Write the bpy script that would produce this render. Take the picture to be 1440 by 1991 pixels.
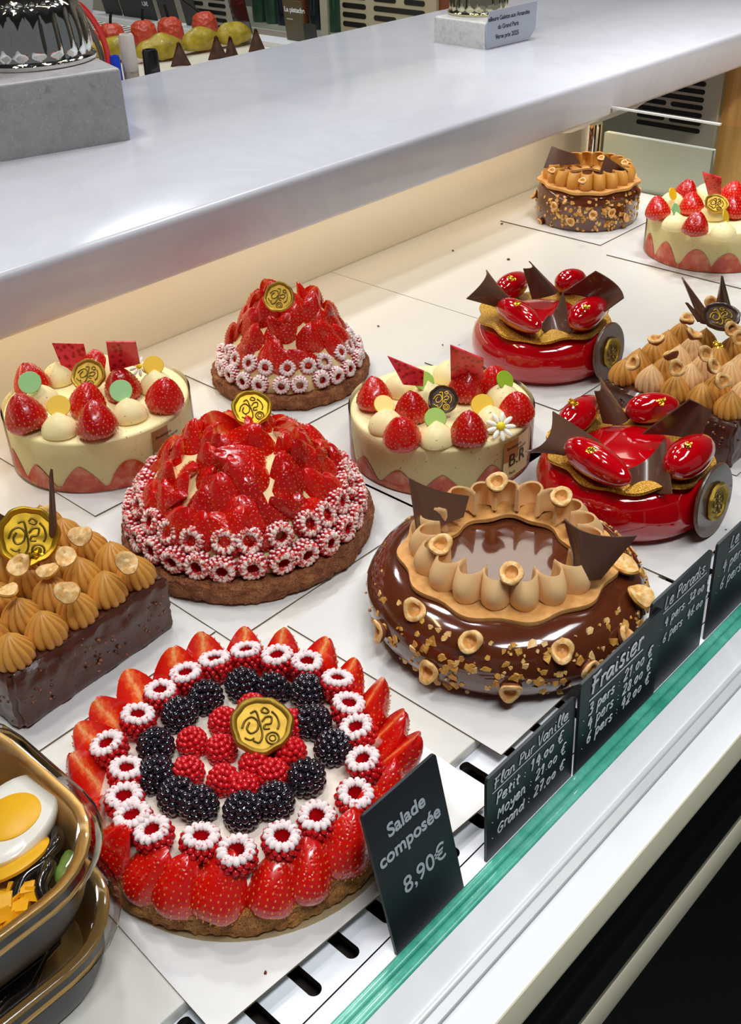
import bpy, math, random
from math import sin, cos, pi, radians, sqrt, atan2, exp
from mathutils import Vector, Matrix, noise
S = bpy.context.scene
COL = S.collection
for o in list(bpy.data.objects): bpy.data.objects.remove(o)
R_ = random.Random(7)

# ------------------------------------------------------------ camera
FPX = 2057.272
CAMH = .58
_p, _y, _r = radians(33.66136), radians(46.25), radians(-2.07093)
FW = Vector((sin(_y)*cos(_p), cos(_y)*cos(_p), -sin(_p)))
RT0 = Vector((cos(_y), -sin(_y), 0)); UP0 = RT0.cross(FW)
RT = cos(_r)*RT0 + sin(_r)*UP0; UP = -sin(_r)*RT0 + cos(_r)*UP0
CAM = Vector((0, 0, CAMH))
cd = bpy.data.cameras.new('camera'); co = bpy.data.objects.new('camera', cd); COL.objects.link(co)
co.matrix_world = Matrix(((RT.x, UP.x, -FW.x, CAM.x), (RT.y, UP.y, -FW.y, CAM.y), (RT.z, UP.z, -FW.z, CAM.z), (0, 0, 0, 1)))
cd.sensor_fit = 'VERTICAL'; cd.sensor_height = 36; cd.lens = 36*FPX/1991; cd.clip_start = .02; cd.clip_end = 50
S.camera = co

# ------------------------------------------------------------ world, lights, exposure
S.view_settings.view_transform = 'Standard'; S.view_settings.look = 'None'
S.view_settings.exposure = 0.0; S.view_settings.gamma = 1; S.view_settings.use_curve_mapping = False
w = bpy.data.worlds.new('world'); S.world = w; w.use_nodes = True
w.node_tree.nodes['Background'].inputs[0].default_value = (.92, .95, 1, 1)
w.node_tree.nodes['Background'].inputs[1].default_value = .13
def area(name, loc, target, sx, sy, power, col, spread=180):
    d = bpy.data.lights.new(name, 'AREA'); d.shape = 'RECTANGLE'; d.size = sx; d.size_y = sy; d.energy = power; d.color = col; d.spread = radians(spread)
    o = bpy.data.objects.new(name, d); COL.objects.link(o); o.location = loc
    o.rotation_euler = (Vector(target)-Vector(loc)).to_track_quat('-Z', 'Y').to_euler(); return o
COOL = (.93, .96, 1.0); WARM = (1.0, .80, .50)
# downlights in the shop ceiling
for i, (x, y, s_, pw, sp) in enumerate([(.35, 1.46, .18, 8.0, 180), (1.2, 1.50, .18, 8.5, 180), (2.1, 1.5, .18, 11, 180), (.2, 1.03, .14, 2.4, 110), (.95, 1.03, .14, 1.0, 110), (1.8, 1.03, .14, 2.2, 110), (1.4, 2.8, .3, 10, 180), (2.4, 3.1, .3, 10, 180)]):
    area('downlight_or_fill', (x, y, 1.9), (x, y, 0), s_, s_, pw, COOL, sp)
area('ceiling_panel', (2.75, 1.85, 1.9), (2.6, 1.7, 0), .8, .35, 2.6, (1, .93, .78))
area('ceiling_panel', (.15, -.25, 1.9), (.3, .2, 0), .9, .25, 3.2, COOL, 60)
area('ceiling_panel', (1.1, -.25, 1.9), (.9, .2, 0), .9, .25, 1.6, COOL, 60)
# warm strip of light under the front of the marble shelf
area('shelf_strip_light', (1.0, 1.030, .117), (1.0, 1.03, -.05), 2.5, .014, 1.15, (1, .82, .58))
# warm lamps of the show case, one seen as the bright streak in the tray
area('case_or_fill_lamp', (1.35, 1.3, 1.7), (1.1, .75, 0), .9, .06, 1.7, (1, .76, .44))
area('case_or_fill_lamp', (.15, 1.2, 1.6), (.45, .65, 0), .5, .06, 2.0, (1, .72, .38))
area('case_or_fill_lamp', (1.3, .45, 1.5), (2.0, .62, -.1), .3, .1, 3.0, (.97, .97, 1), 55)  # added fill lamp for the white end panel and oak column, not a case lamp
area('downlight_or_fill', (1.0, -.6, 1.9), (2.4, 1.0, -.1), .16, .16, 1.6, (1, .93, .82), 45)  # extra spot added only to lift the wooden column under the shelf end

# ------------------------------------------------------------ pixel helpers: rays met with real planes
def ray(u, v): return FW + RT*((u-720)/FPX) - UP*((v-995.5)/FPX)
def P(u, v, z=0.): d = ray(u, v); return CAM + d*((z-CAMH)/d.z)
def PY(u, v, y): d = ray(u, v); return CAM + d*(y/d.y)
def PX(u, v, x): d = ray(u, v); return CAM + d*(x/d.x)

# ------------------------------------------------------------ materials
def lin(c):
    if isinstance(c, str): c = [int(c[i:i+2], 16)/255 for i in (0, 2, 4)]
    return tuple((x/12.92 if x <= .04045 else ((x+.055)/1.055)**2.4) for x in c[:3])+(1,)
MT = {}
class NT:
    def __init__(s, name):
        m = bpy.data.materials.new(name); m.use_nodes = True; s.m = m; s.t = m.node_tree; s.n = s.t.nodes; s.b = s.n['Principled BSDF']; MT[name] = m
        s.co = s.n.new('ShaderNodeTexCoord').outputs['Object']
    def node(s, t, **k):
        n = s.n.new(t)
        for a, b in k.items():
            if a.startswith('i_'): n.inputs[a[2:].replace('_', ' ')].default_value = b
            else: setattr(n, a, b)
        return n
    def link(s, a, b): s.t.links.new(a, b)
    def noise(s, sc, det=3, rough=.5, out='Fac', co=None, dist=0):
        n = s.node('ShaderNodeTexNoise'); n.inputs['Scale'].default_value = sc; n.inputs['Detail'].default_value = det; n.inputs['Roughness'].default_value = rough; n.inputs['Distortion'].default_value = dist
        s.link(co or s.co, n.inputs['Vector']); return n.outputs[out]
    def voro(s, sc, feat='F1', out='Distance'):
        n = s.node('ShaderNodeTexVoronoi'); n.feature = feat; n.inputs['Scale'].default_value = sc; s.link(s.co, n.inputs['Vector']); return n.outputs[out]
    def ramp(s, src, stops):
        n = s.node('ShaderNodeValToRGB'); e = n.color_ramp.elements
        while len(e) < len(stops): e.new(.5)
        for k, (p, c) in enumerate(stops): e[k].position = p; e[k].color = lin(c) if not isinstance(c, (int, float)) else (c, c, c, 1)
        s.link(src, n.inputs[0]); return n.outputs[0]
    def mix(s, f, a, b):
        n = s.node('ShaderNodeMix'); n.data_type = 'RGBA'
        for i, x in ((0, f), (6, a), (7, b)):
            if hasattr(x, 'links'): s.link(x, n.inputs[i])
            else: n.inputs[i].default_value = x if i == 0 else (lin(x) if isinstance(x, str) else x)
        return n.outputs[2]
    def math(s, op, a, b=0., c=None):
        n = s.node('ShaderNodeMath'); n.operation = op
        for i, x in enumerate((a, b) if c is None else (a, b, c)):
            if hasattr(x, 'links'): s.link(x, n.inputs[i])
            else: n.inputs[i].default_value = x
        return n.outputs[0]
    def bump(s, src, st, dist=.001, prev=None):
        n = s.node('ShaderNodeBump'); n.inputs['Strength'].default_value = st; n.inputs['Distance'].default_value = dist
        s.link(src, n.inputs['Height'])
        if prev: s.link(prev, n.inputs['Normal'])
        s.link(n.outputs[0], s.b.inputs['Normal']); return n.outputs[0]
    def set(s, col=None, rough=None, metal=None, coat=None, sss=None, spec=None, trans=None, ior=None, emit=None, sssr=None, coatr=None):
        I = s.b.inputs
        if col is not None:
            if hasattr(col, 'links'): s.link(col, I['Base Color'])
            else: I['Base Color'].default_value = lin(col)
        for k, v in (('Roughness', rough), ('Metallic', metal), ('Coat Weight', coat), ('Subsurface Weight', sss), ('Specular IOR Level', spec), ('Transmission Weight', trans), ('IOR', ior), ('Coat Roughness', coatr)):
            if v is not None:
                if hasattr(v, 'links'): s.link(v, I[k])
                else: I[k].default_value = v
        if sss: I['Subsurface Radius'].default_value = sssr or (.004, .0015, .0008); I['Subsurface Scale'].default_value = 1
        return s
def simple(name, col, rough=.5, metal=0., coat=0., bump=None, var=None, **k):
    t = NT(name)
    c = col
    if var: c = t.mix(t.ramp(t.noise(var[1], 4), [(.35, 0.), (.65, 1.)]), col, var[0])
    t.set(c, rough, metal, coat, **k)
    if bump: t.bump(t.noise(bump[0], 4), bump[1], bump[2])
    return t.m
simple('tray_white', 'D9D5CB', .30, bump=(9, .12, .0006))
simple('steel_white', 'E4E6EA', .3)
simple('slot_dark', '2A211A', .5)
simple('cream_wall', 'E2DCCB', .38, bump=(12, .1, .0005))
simple('joint_dark', '8E887C', .6)
simple('card_white', 'D8D6D1', .3, bump=(18, .1, .0006))
simple('card_edge', '6E5A3A', .5)
t = NT('card_gold'); t.set('D9CBA0', .28, .65); t.bump(t.noise(600, 3), .5, .0006)
t = NT('marble_white'); n1 = t.noise(3.5, 6, .6, dist=1.5); v = t.ramp(n1, [(.42, 0.), (.5, .13), (.58, 0.)])
t.set(t.mix(v, 'DADCE4', 'B6B8C2'), .17)
t = NT('marble_grey'); n1 = t.noise(45, 6, .7); n2 = t.noise(260, 2, .5)
t.set(t.mix(t.ramp(n2, [(.62, 0.), (.72, .5)]), t.ramp(n1, [(.3, '9C9A9A'), (.55, 'B0AEAE'), (.75, '8A8888')]), 'D0CECE'), .35)
t = NT('marble_pale'); t.set(t.ramp(t.noise(60, 6, .7), [(.3, 'B5B5B2'), (.55, 'D2D2CF'), (.75, 'A5A5A3')]), .35)
simple('chrome', 'E6E6E2', .06, 1.)
simple('chrome_gold', 'D8D2AE', .09, 1.)
simple('red_plastic', 'D80E0E', .3, coat=.4)
simple('grey_plastic', '6B675E', .4)
simple('pale_plastic', 'AEB2B0', .3)
simple('blue_plastic', '0E3CC8', .3, coat=.5)
simple('white_plastic', 'C9C2B8', .35, coat=.3)
simple('black_plastic', '141418', .25, coat=.5)
simple('plaque_grey', 'AEB4C2', .35)
simple('ink_black', '121214', .5)
simple('slate', '1E2226', .42, bump=(60, .1, .0005))
simple('chalk', 'E6E8EA', .6)
simple('print_grey', 'B9C2C8', .6)
simple('rubber', '0B0D0D', .35)
simple('black_gloss', '0A0D0C', .08, coat=.6)
simple('void_black', '050808', .3)
simple('fascia_white', 'ECEDEE', .28)
simple('fascia_beige', 'BDB79E', .3)
simple('alu', 'D8DBD9', .3, .15)
t = NT('glass_edge'); t.set(t.ramp(t.noise(22, 5, .7), [(.3, '2C8A74'), (.5, '4FAE95'), (.7, '74C4AE')]), .22, coat=.3)
t = NT('glass_body'); t.set('CFEDE2', .02, trans=1., ior=1.45)
# thin clear film: transparent plus a fresnel gloss
def film(name, tint, g):
    t = NT(name); tr = t.node('ShaderNodeBsdfTransparent'); tr.inputs[0].default_value = lin(tint)
    gl = t.node('ShaderNodeBsdfGlossy'); gl.inputs['Roughness'].default_value = .06
    lw = t.node('ShaderNodeLayerWeight'); lw.inputs[0].default_value = g
    mx = t.node('ShaderNodeMixShader'); t.link(lw.outputs['Fresnel'], mx.inputs[0]); t.link(tr.outputs[0], mx.inputs[1]); t.link(gl.outputs[0], mx.inputs[2])
    t.link(mx.outputs[0], t.n['Material Output'].inputs[0])
film('clear_film', 'FAFAF8', .12); film('clear_pane', 'F6FAF8', .08); film('clear_lid', 'F8F7F4', .32)
# pastry
t = NT('crust'); n1 = t.noise(90, 5, .7); n2 = t.noise(420, 3, .6)
t.set(t.ramp(n1, [(.3, '8E4E1E'), (.5, 'C07A36'), (.72, 'DDA25C')]), .75); b = t.bump(n2, 1., .004); t.bump(n1, 1., .006, b)
t = NT('crust_dark'); n1 = t.noise(90, 5, .7); n2 = t.noise(420, 3, .6)
t.set(t.ramp(n1, [(.3, '6A3820'), (.5, 'A05E34'), (.72, 'C08452')]), .8); b = t.bump(n2, 1., .004); t.bump(n1, 1., .006, b)
simple('wafer', 'D9A35E', .7, bump=(700, .5, .0006), var=('C98D48', 120))
t = NT('wafer_gold'); n = t.noise(900, 2); t.set(t.mix(t.ramp(n, [(.4, 0.), (.6, 1.)]), 'E7B545', '9A6414'), .32, .75); t.bump(n, .7, .0008)
simple('cream_white', 'EBDCCB', .45, sss=.2, sssr=(.004, .003, .002), bump=(60, .35, .002))
t = NT('cream_vanilla'); n = t.noise(320, 2); t.set(t.mix(t.ramp(n, [(.70, 0.), (.74, .7)]), 'FCECB0', '5A4630'), .42, sss=.15, sssr=(.004, .003, .0015)); t.bump(t.noise(35, 3), .15, .001)
simple('cream_custard', 'F0DDA0', .4, bump=(70, .3, .002))
simple('praline', 'D09440', .42, coat=.12, bump=(300, .12, .0004), sss=.1, sssr=(.003, .002, .001))
simple('praline_pale', 'ECC188', .42, coat=.15, bump=(260, .1, .0004), sss=.1, sssr=(.003, .002, .001))
t = NT('choc_glaze'); t.set(t.mix(t.noise(14, 2), '64301A', '4C2110'), .12, coat=1., coatr=.05); t.bump(t.noise(28, 2), .25, .002)
t = NT('choc_coat'); n = t.noise(45, 4, .6); t.set(t.mix(n, '5A3220', '42211A'), .3, coat=.25); t.bump(n, .55, .003)
simple('choc_bit', '8A5238', .4, coat=.2)
t = NT('choc_thin'); t.set(t.mix(t.noise(18, 3), '6B4A38', '482E22'), .3, coat=.3)
t = NT('red_glaze'); t.set('B8000C', .08, coat=1., coatr=.03, spec=.6)
simple('gold', 'B8943A', .36, .85, bump=(160, .3, .0008))
simple('gold_bright', 'CFA62E', .34, .85, bump=(120, .2, .0008))
simple('gold_dark', '6E5620', .4, .8)
simple('gold_leaf', 'FFD54A', .22, 1.)
simple('choc_medal', '3A2314', .32, coat=.4)
simple('disc_green', '9CD08A', .35, coat=.2); simple('disc_lime', '9AC02C', .35, coat=.2)
simple('disc_yellow', 'F0C21A', .35, coat=.2)
simple('petal_white', 'F8F6E6', .5); simple('petal_yellow', 'F2DC1E', .5)
t = NT('plaque_red'); n = t.voro(180); t.set(t.mix(t.ramp(n, [(.25, 0.), (.5, 1.)]), 'B01220', 'E83A48'), .3, coat=.3)
simple('nut_cream', 'EBCB90', .5, var=('D9A050', 300), bump=(400, .3, .0006)); simple('nut_skin', '7A4020', .55, bump=(300, .4, .0006)); simple('nut_toast', 'C88A44', .5, var=('D89A4C', 300))
simple('nut_gold', 'DDA94E', .55, var=('B87A2A', 200))
simple('label_brown', '9A6230', .4); simple('label_cream', 'CBB37A', .4)
# strawberry
def berry(name, c1, c2, sc):
    t = NT(name); d = t.voro(sc); 
    base = t.mix(t.noise(90, 3), c1, c2)
    t.set(base, .26, coat=.5, sss=.06, sssr=(.004, .0006, .0004), coatr=.06)
    t.bump(t.ramp(d, [(0., 0.), (.45, 1.)]), .45, .0010)
berry('berry_skin', 'C80A08', 'A00406', 300)
berry('berry_bright', 'DC1408', 'B80606', 330)
t = NT('berry_flesh'); sx = t.node('ShaderNodeSeparateXYZ'); t.link(t.co, sx.inputs[0])
rad = t.math('SQRT', t.math('ADD', t.math('MULTIPLY', sx.outputs[0], sx.outputs[0]), t.math('MULTIPLY', sx.outputs[1], sx.outputs[1])))
q = t.math('MULTIPLY', rad, 62.); q2 = t.math('ADD', q, t.math('MULTIPLY_ADD', t.noise(260, 3, .6), .7, -.35))
t.set(t.ramp(q2, [(.0, 'FFB070'), (.16, 'F5682C'), (.36, 'E22810'), (.8, 'CC1006')]), .2, coat=.8, sss=.15, sssr=(.006, .002, .001), coatr=.08); t.bump(t.noise(180, 3), .2, .0008)
t = NT('slice_side'); t.set(t.ramp(t.noise(70, 4, .6), [(.3, 'D02A10'), (.5, 'EA5A2C'), (.70, 'F6A880')]), .25, coat=.6)
simple('seed', 'E58A34', .4, coat=.4)
t = NT('berry_halo'); t.set('9E1810', .3, coat=.6)
# raspberry
def rasp(name, dust):
    t = NT(name); base = t.mix(t.noise(200, 3), 'D4141C', 'B80A14')
    if dust:
        g = t.node('ShaderNodeNewGeometry'); s_ = t.node('ShaderNodeSeparateXYZ'); t.link(g.outputs['Normal'], s_.inputs[0])
        a = t.math('ADD', s_.outputs[2], t.math('MULTIPLY_ADD', t.noise(330, 4, .7, co=t.co), 1.1, -.55))
        f = t.ramp(a, [(dust-.1, 0.), (dust+.40, 1.)])
        t.set(t.mix(f, base, 'F4E6E4'), t.ramp(f, [(0., .3), (1., .9)]), sss=.1)
    else: t.set(base, .28, coat=.3, sss=.2)
rasp('rasp_red', None); rasp('rasp_dust', .62); rasp('rasp_dust_heavy', .22)
t = NT('sugar'); n = t.noise(420, 3, .6); t.set(t.mix(t.ramp(n, [(.34, 1.), (.44, 0.)]), 'E9DAD8', 'C84848'), .9); t.bump(n, .4, .0006)
t = NT('sugar_thin'); n = t.noise(300, 3, .6); t.set(t.mix(t.ramp(n, [(.44, 1.), (.56, 0.)]), 'F2E0D4', 'C42A24'), .8); t.bump(n, .4, .0006)
simple('blackberry', '14101A', .14, coat=.9, spec=.7)
simple('blackberry_deep', '220C1C', .18, coat=.8)
simple('bowl_black', '1C1C1E', .3); simple('bowl_gold', 'DDB36E', .3, .75)
simple('egg_white', 'F2F2EE', .25, coat=.5, sss=.1); simple('egg_yolk', 'F2B81C', .4, bump=(90, .3, .001))
simple('pepper_yellow', 'F4B81A', .25, coat=.5, var=('E89A0C', 60)); simple('olive_black', '1A1512', .15, coat=.8); simple('leaf_green', '6F8A3A', .4, var=('3E5A20', 80))
t = NT('pear_red'); n = t.voro(75); t.set(t.mix(t.noise(30, 2), 'D6573A', 'BE3E28'), .45, coat=.1); t.bump(n, .8, .006)
simple('eclair_green', 'BCA42C', .45, coat=.1, var=('8E7A14', 25), bump=(40, .7, .006))
simple('choc_tri', '5E3A2A', .4, var=('3E2218', 40)); simple('stem_black', '120E0C', .4)
simple('vent_grey', 'B8B2A2', .4, .1); simple('vent_beige', 'B4A98A', .45)
t = NT('wood'); m = t.node('ShaderNodeMapping'); m.inputs['Scale'].default_value = (18, 18, 1.2); t.link(t.co, m.inputs[0]); t.set(t.ramp(t.noise(3, 4, .6, co=m.outputs[0]), [(.3, 'D29A50'), (.7, 'F0BE78')]), .4)
simple('wood_dark', '7A4220', .45); simple('bottle_green', '2E5A44', .2, coat=.5); simple('bottle_dark', '121C2A', .2, coat=.4); simple('case_dark', '3A3A34', .3)
simple('sign_back', '242422', .5); simple('sign_brown', '5A5138', .5)
simple('orange_bun', 'C97A2E', .5, var=('E09A4A', 40)); simple('paper_white', 'EDE8DC', .6)
simple('floor_dark', '1A1C1C', .5); simple('room_wall', '8A847A', .8); simple('ceiling_white', '5A5A58', .8)
# ------------------------------------------------------------ mesh builder
class MB:
    def __init__(s): s.v = []; s.f = []; s.m = []
    def add(s, vs, fs, mat=0, M=None):
        o = len(s.v)
        if M is not None: vs = [M @ Vector(v) for v in vs]
        s.v += [tuple(v) for v in vs]; s.f += [tuple(i+o for i in f) for f in fs]
        s.m += mat if isinstance(mat, list) else [mat]*len(fs)
        return s
    def grid(s, fn, nu, nv, cu=False, cv=False, mat=0, M=None, flip=False):
        vs = [fn(i/(nu if cu else nu-1), j/(nv if cv else nv-1)) for j in range(nv) for i in range(nu)]
        fs = []
        for j in range(nv if cv else nv-1):
            for i in range(nu if cu else nu-1):
                a, b = i, (i+1) % nu; c, d = j*nu, ((j+1) % nv)*nu
                q = (a+c, b+c, b+d, a+d); fs.append(q[::-1] if flip else q)
        return s.add(vs, fs, mat, M)
    def lathe(s, prof, seg=32, mat=0, M=None, fn=None, mats=None):
        vs = []; fs = []; mm = []
        n = len(prof)
        for j, (r, z) in enumerate(prof):
            for i in range(seg):
                a = 2*pi*i/seg; rr, zz = fn(r, z, a) if fn else (r, z); vs.append((rr*cos(a), rr*sin(a), zz))
        for j in range(n-1):
            for i in range(seg):
                k = (i+1) % seg; fs.append((j*seg+i, j*seg+k, (j+1)*seg+k, (j+1)*seg+i)); mm.append(mats[j] if mats else mat)
        if prof[0][0] > 1e-6: fs.append(tuple(range(seg))[::-1]); mm.append(mats[0] if mats else mat)
        if prof[-1][0] > 1e-6: fs.append(tuple((n-1)*seg+i for i in range(seg))); mm.append(mats[-1] if mats else mat)
        return s.add(vs, fs, mm, M)
    def ball(s, c, r, seg=8, rings=6, mat=0, M=None):
        r = (r, r, r) if isinstance(r, (int, float)) else r
        pr = [(max(1e-7, sin(pi*j/rings)), -cos(pi*j/rings)) for j in range(rings+1)]
        T = Matrix.Translation(c) @ (M or Matrix.Identity(4)) @ Matrix.Diagonal((*r, 1))
        return s.lathe([(a if a > 1e-6 else 0, b) for a, b in pr], seg, mat, T)
    def box(s, x0, x1, y0, y1, z0, z1, mat=0, M=None):
        vs = [(x, y, z) for z in (z0, z1) for y in (y0, y1) for x in (x0, x1)]
        return s.add(vs, [(0, 2, 3, 1), (4, 5, 7, 6), (0, 1, 5, 4), (2, 6, 7, 3), (0, 4, 6, 2), (1, 3, 7, 5)], mat, M)
    def tube(s, pts, r, seg=6, closed=False, mat=0, M=None, taper=None):
        pts = [Vector(p) for p in pts]; n = len(pts); vs = []
        for i, p in enumerate(pts):
            a = pts[(i-1) % n] if (closed or i) else p; b = pts[(i+1) % n] if (closed or i < n-1) else p
            d = (b-a).normalized(); ux = d.cross(Vector((.13, .21, .97))); ux.normalize(); uy = d.cross(ux)
            rr = r*(taper(i/(n-1)) if taper else 1)
            for k in range(seg): vs.append(p+ux*rr*cos(2*pi*k/seg)+uy*rr*sin(2*pi*k/seg))
        fs = []
        for i in range(n if closed else n-1):
            for k in range(seg):
                k2 = (k+1) % seg; j = (i+1) % n; fs.append((i*seg+k, i*seg+k2, j*seg+k2, j*seg+k))
        if not closed: fs += [tuple(range(seg))[::-1], tuple((n-1)*seg+k for k in range(seg))]
        return s.add(vs, fs, mat, M)
    def prism(s, poly, z0, z1, mat=0, M=None, side=None):
        n = len(poly); vs = [(x, y, z0) for x, y in poly]+[(x, y, z1) for x, y in poly]
        fs = [tuple(range(n))[::-1], tuple(range(n, 2*n))]+[(i, (i+1) % n, n+(i+1) % n, n+i) for i in range(n)]
        return s.add(vs, fs, [mat, mat]+[mat if side is None else side]*n, M)
    def shell(s, fn, nu, nv, th, mat=0):
        """curved sheet fn(u,v) given a thickness"""
        P0 = [[Vector(fn(i/(nu-1), j/(nv-1))) for i in range(nu)] for j in range(nv)]
        N = []
        for j in range(nv):
            row = []
            for i in range(nu):
                a = P0[j][min(i+1, nu-1)]-P0[j][max(i-1, 0)]; b = P0[min(j+1, nv-1)][i]-P0[max(j-1, 0)][i]
                c = a.cross(b); row.append(c.normalized() if c.length > 1e-12 else Vector((0, 0, 1)))
            N.append(row)
        n = nu*nv; vs = [P0[j][i]+N[j][i]*th/2 for j in range(nv) for i in range(nu)]+[P0[j][i]-N[j][i]*th/2 for j in range(nv) for i in range(nu)]
        fs = []
        for j in range(nv-1):
            for i in range(nu-1):
                q = (j*nu+i, j*nu+i+1, (j+1)*nu+i+1, (j+1)*nu+i); fs.append(q); fs.append(tuple(n+k for k in q[::-1]))
        bd = [i for i in range(nu)]+[j*nu+nu-1 for j in range(1, nv)]+[(nv-1)*nu+i for i in range(nu-2, -1, -1)]+[j*nu for j in range(nv-2, 0, -1)]
        for k in range(len(bd)):
            a, b = bd[k], bd[(k+1) % len(bd)]; fs.append((b, a, n+a, n+b))
        return s.add(vs, fs, mat)
    def warp(s, amp, sc, seed=0, keep=None):
        out = []
        for v in s.v:
            if keep and keep(v): out.append(v); continue
            d = noise.noise_vector(Vector(v)*sc+Vector((seed, seed*1.7, 0))); out.append((v[0]+d[0]*amp, v[1]+d[1]*amp, v[2]+d[2]*amp))
        s.v = out; return s
    def mesh(s, name, mats, smooth=True):
        me = bpy.data.meshes.new(name); me.from_pydata(s.v, [], s.f)
        for m in ([mats] if isinstance(mats, str) else mats): me.materials.append(MT[m])
        me.polygons.foreach_set('material_index', s.m)
        me.polygons.foreach_set('use_smooth', [smooth]*len(s.f)); me.update()
        if smooth is True:
            try: me.set_sharp_from_angle(angle=radians(48))
            except Exception: pass
        return me
# ------------------------------------------------------------ scene tree
W = {}
I4 = Matrix.Identity(4)
def T(*a): return Matrix.Translation(Vector(a) if len(a) == 3 else a[0])
def Rz(a): return Matrix.Rotation(a, 4, 'Z')
def Rx(a): return Matrix.Rotation(a, 4, 'X')
def Ry(a): return Matrix.Rotation(a, 4, 'Y')
def Sc(a, b=None, c=None): return Matrix.Diagonal((a, b or a, c or a, 1))
def aim(n, roll=0., xref=None):
    """rotation whose z axis is n and whose x axis runs towards picture right"""
    n = Vector(n).normalized(); xr = Vector(xref) if xref else RT; x = (xr-n*n.dot(xr)).normalized(); y = n.cross(x)
    return Matrix(((x.x, y.x, n.x, 0), (x.y, y.y, n.y, 0), (x.z, y.z, n.z, 0), (0, 0, 0, 1))) @ Rz(roll)
def tag(o, label=None, cat=None, group=None, kind=None):
    for k, v in (('label', label), ('category', cat), ('group', group), ('kind', kind)):
        if v: o[k] = v
    return o
def thing(name, label, cat, loc, rz=0., group=None):
    o = bpy.data.objects.new(name, None); o.empty_display_size = .02; COL.objects.link(o)
    M = T(Vector(loc)) @ Rz(rz); o.matrix_world = M; W[o.name] = M; return tag(o, label, cat, group)
def put(name, me, parent=None, M=I4, label=None):
    """M is the world matrix wanted"""
    o = bpy.data.objects.new(name, me); COL.objects.link(o); W[o.name] = M
    if parent is not None: o.parent = parent; o.matrix_basis = W[parent.name].inverted() @ M
    else: o.matrix_world = M
    if label: o['label'] = label
    return o
def solo(name, me, M, label, cat, group=None, kind=None): return tag(put(name, me, None, M), label, cat, group, kind)
def struct(name, me, M=I4): return tag(put(name, me, None, M), kind='structure')
def textmesh(body, size, mat, bold=0., ext=.0002, align='LEFT', space=1.):
    c = bpy.data.curves.new('text', 'FONT'); c.body = body; c.size = size; c.extrude = ext; c.offset = bold; c.align_x = align; c.space_character = space
    o = bpy.data.objects.new('text', c); COL.objects.link(o); bpy.context.view_layer.update()
    me = bpy.data.meshes.new_from_object(o.evaluated_get(bpy.context.evaluated_depsgraph_get())); bpy.data.objects.remove(o)
    me.materials.clear(); me.materials.append(MT[mat]); return me
def smooth_path(pts, n=4, closed=False):
    pts = [Vector(p if len(p) == 3 else (p[0], p[1], 0)) for p in pts]; out = []; L = len(pts)
    for i in range(L if closed else L-1):
        g = (lambda k: pts[k % L]) if closed else (lambda k: pts[max(0, min(L-1, k))])
        a, b, c, d = g(i-1), g(i), g(i+1), g(i+2)
        for k in range(n):
            t = k/n; out.append(.5*((2*b)+(c-a)*t+(2*a-5*b+4*c-d)*t*t+(3*b-a-3*c+d)*t**3))
    if not closed: out.append(pts[-1])
    return out
# --- PARTS 2 ---
# ------------------------------------------------------------ shape library
def hprof(t): return (t**.52*(max(0, 1-t**4.5))**.45)/.78
def strawberry(R=.019, L=.04, th0=0., th1=2*pi, seed=0, skin='berry_skin', name='strawberry', nz=14):
    """tip up at z=L, calyx end at z=0; cut faces carry the flesh"""
    full = th1-th0 > 6.2; n = 28 if full else max(8, int(20*(th1-th0)/pi)); b = MB()
    rings = []
    for j in range(nz+1):
        t = .5-.5*cos(pi*j/nz); z = L*(1-t); r = R*hprof(t) if 0 < j < nz else 0
        row = []
        for i in range(n if full else n+1):
            a = th0+(th1-th0)*i/n; d = noise.noise(Vector((cos(a)*1.0+seed, sin(a)*1.0, z*14))); rr = r*(1+.06*d)
            row.append((rr*cos(a), rr*sin(a), z+(.0025*noise.noise(Vector((a, seed, 1))) if 0 < j < nz else 0)))
        rings.append(row)
    m = len(rings[0]); vs = [p for r in rings for p in r]; fs = []
    for j in range(nz):
        for i in range(m if full else m-1): fs.append((j*m+i, (j+1)*m+i, (j+1)*m+(i+1) % m, j*m+(i+1) % m))
    b.add(vs, fs, 0)
    if not full:
        for e, sgn in ((0, 1), (m-1, -1)):
            ax = [(0, 0, r[e][2]) for r in rings]; ed = [r[e] for r in rings]
            b.grid(lambda u, v: tuple(ax[round(v*nz)][k]*(1-u)+ed[round(v*nz)][k]*u for k in range(3)), 4, nz+1, mat=1, flip=(sgn < 0))
    # seeds sit in staggered rows on the skin
    nr = max(6, int(L/.0042)); k = 0
    for q in range(1, nr):
        t = q/nr*.93+.03; rr = R*hprof(t); cnt = max(2, int(rr*(th1-th0)/.0046)); z = L*(1-t)
        for i in range(cnt):
            a = th0+(th1-th0)*(i+.5+(.25 if q % 2 else -.25))/cnt; d = noise.noise(Vector((cos(a)*1.0+seed, sin(a)*1.0, z*14)))
            r1 = rr*(1+.06*d)*1.002; b.ball((r1*cos(a), r1*sin(a), z), (.0004, .0006, .0010), 5, 4, 2, Rz(a))
    return b.mesh(name, [skin, 'berry_flesh', 'seed'])
SB = [strawberry(.0195, .037, seed=i*3.1, skin='berry_skin' if i % 2 else 'berry_bright', nz=20) for i in range(4)]
SH = [strawberry(.0185+.0008*i, .043+.002*(i % 3), 0, pi, seed=i*2.3, skin='berry_bright', name='strawberry_half') for i in range(4)]
SW = [strawberry(.0190, .040+.002*i, 0, pi*(.55+.06*i), seed=9+i*2.3, skin='berry_skin' if i % 2 else 'berry_bright', name='strawberry_wedge') for i in range(4)]
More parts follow.
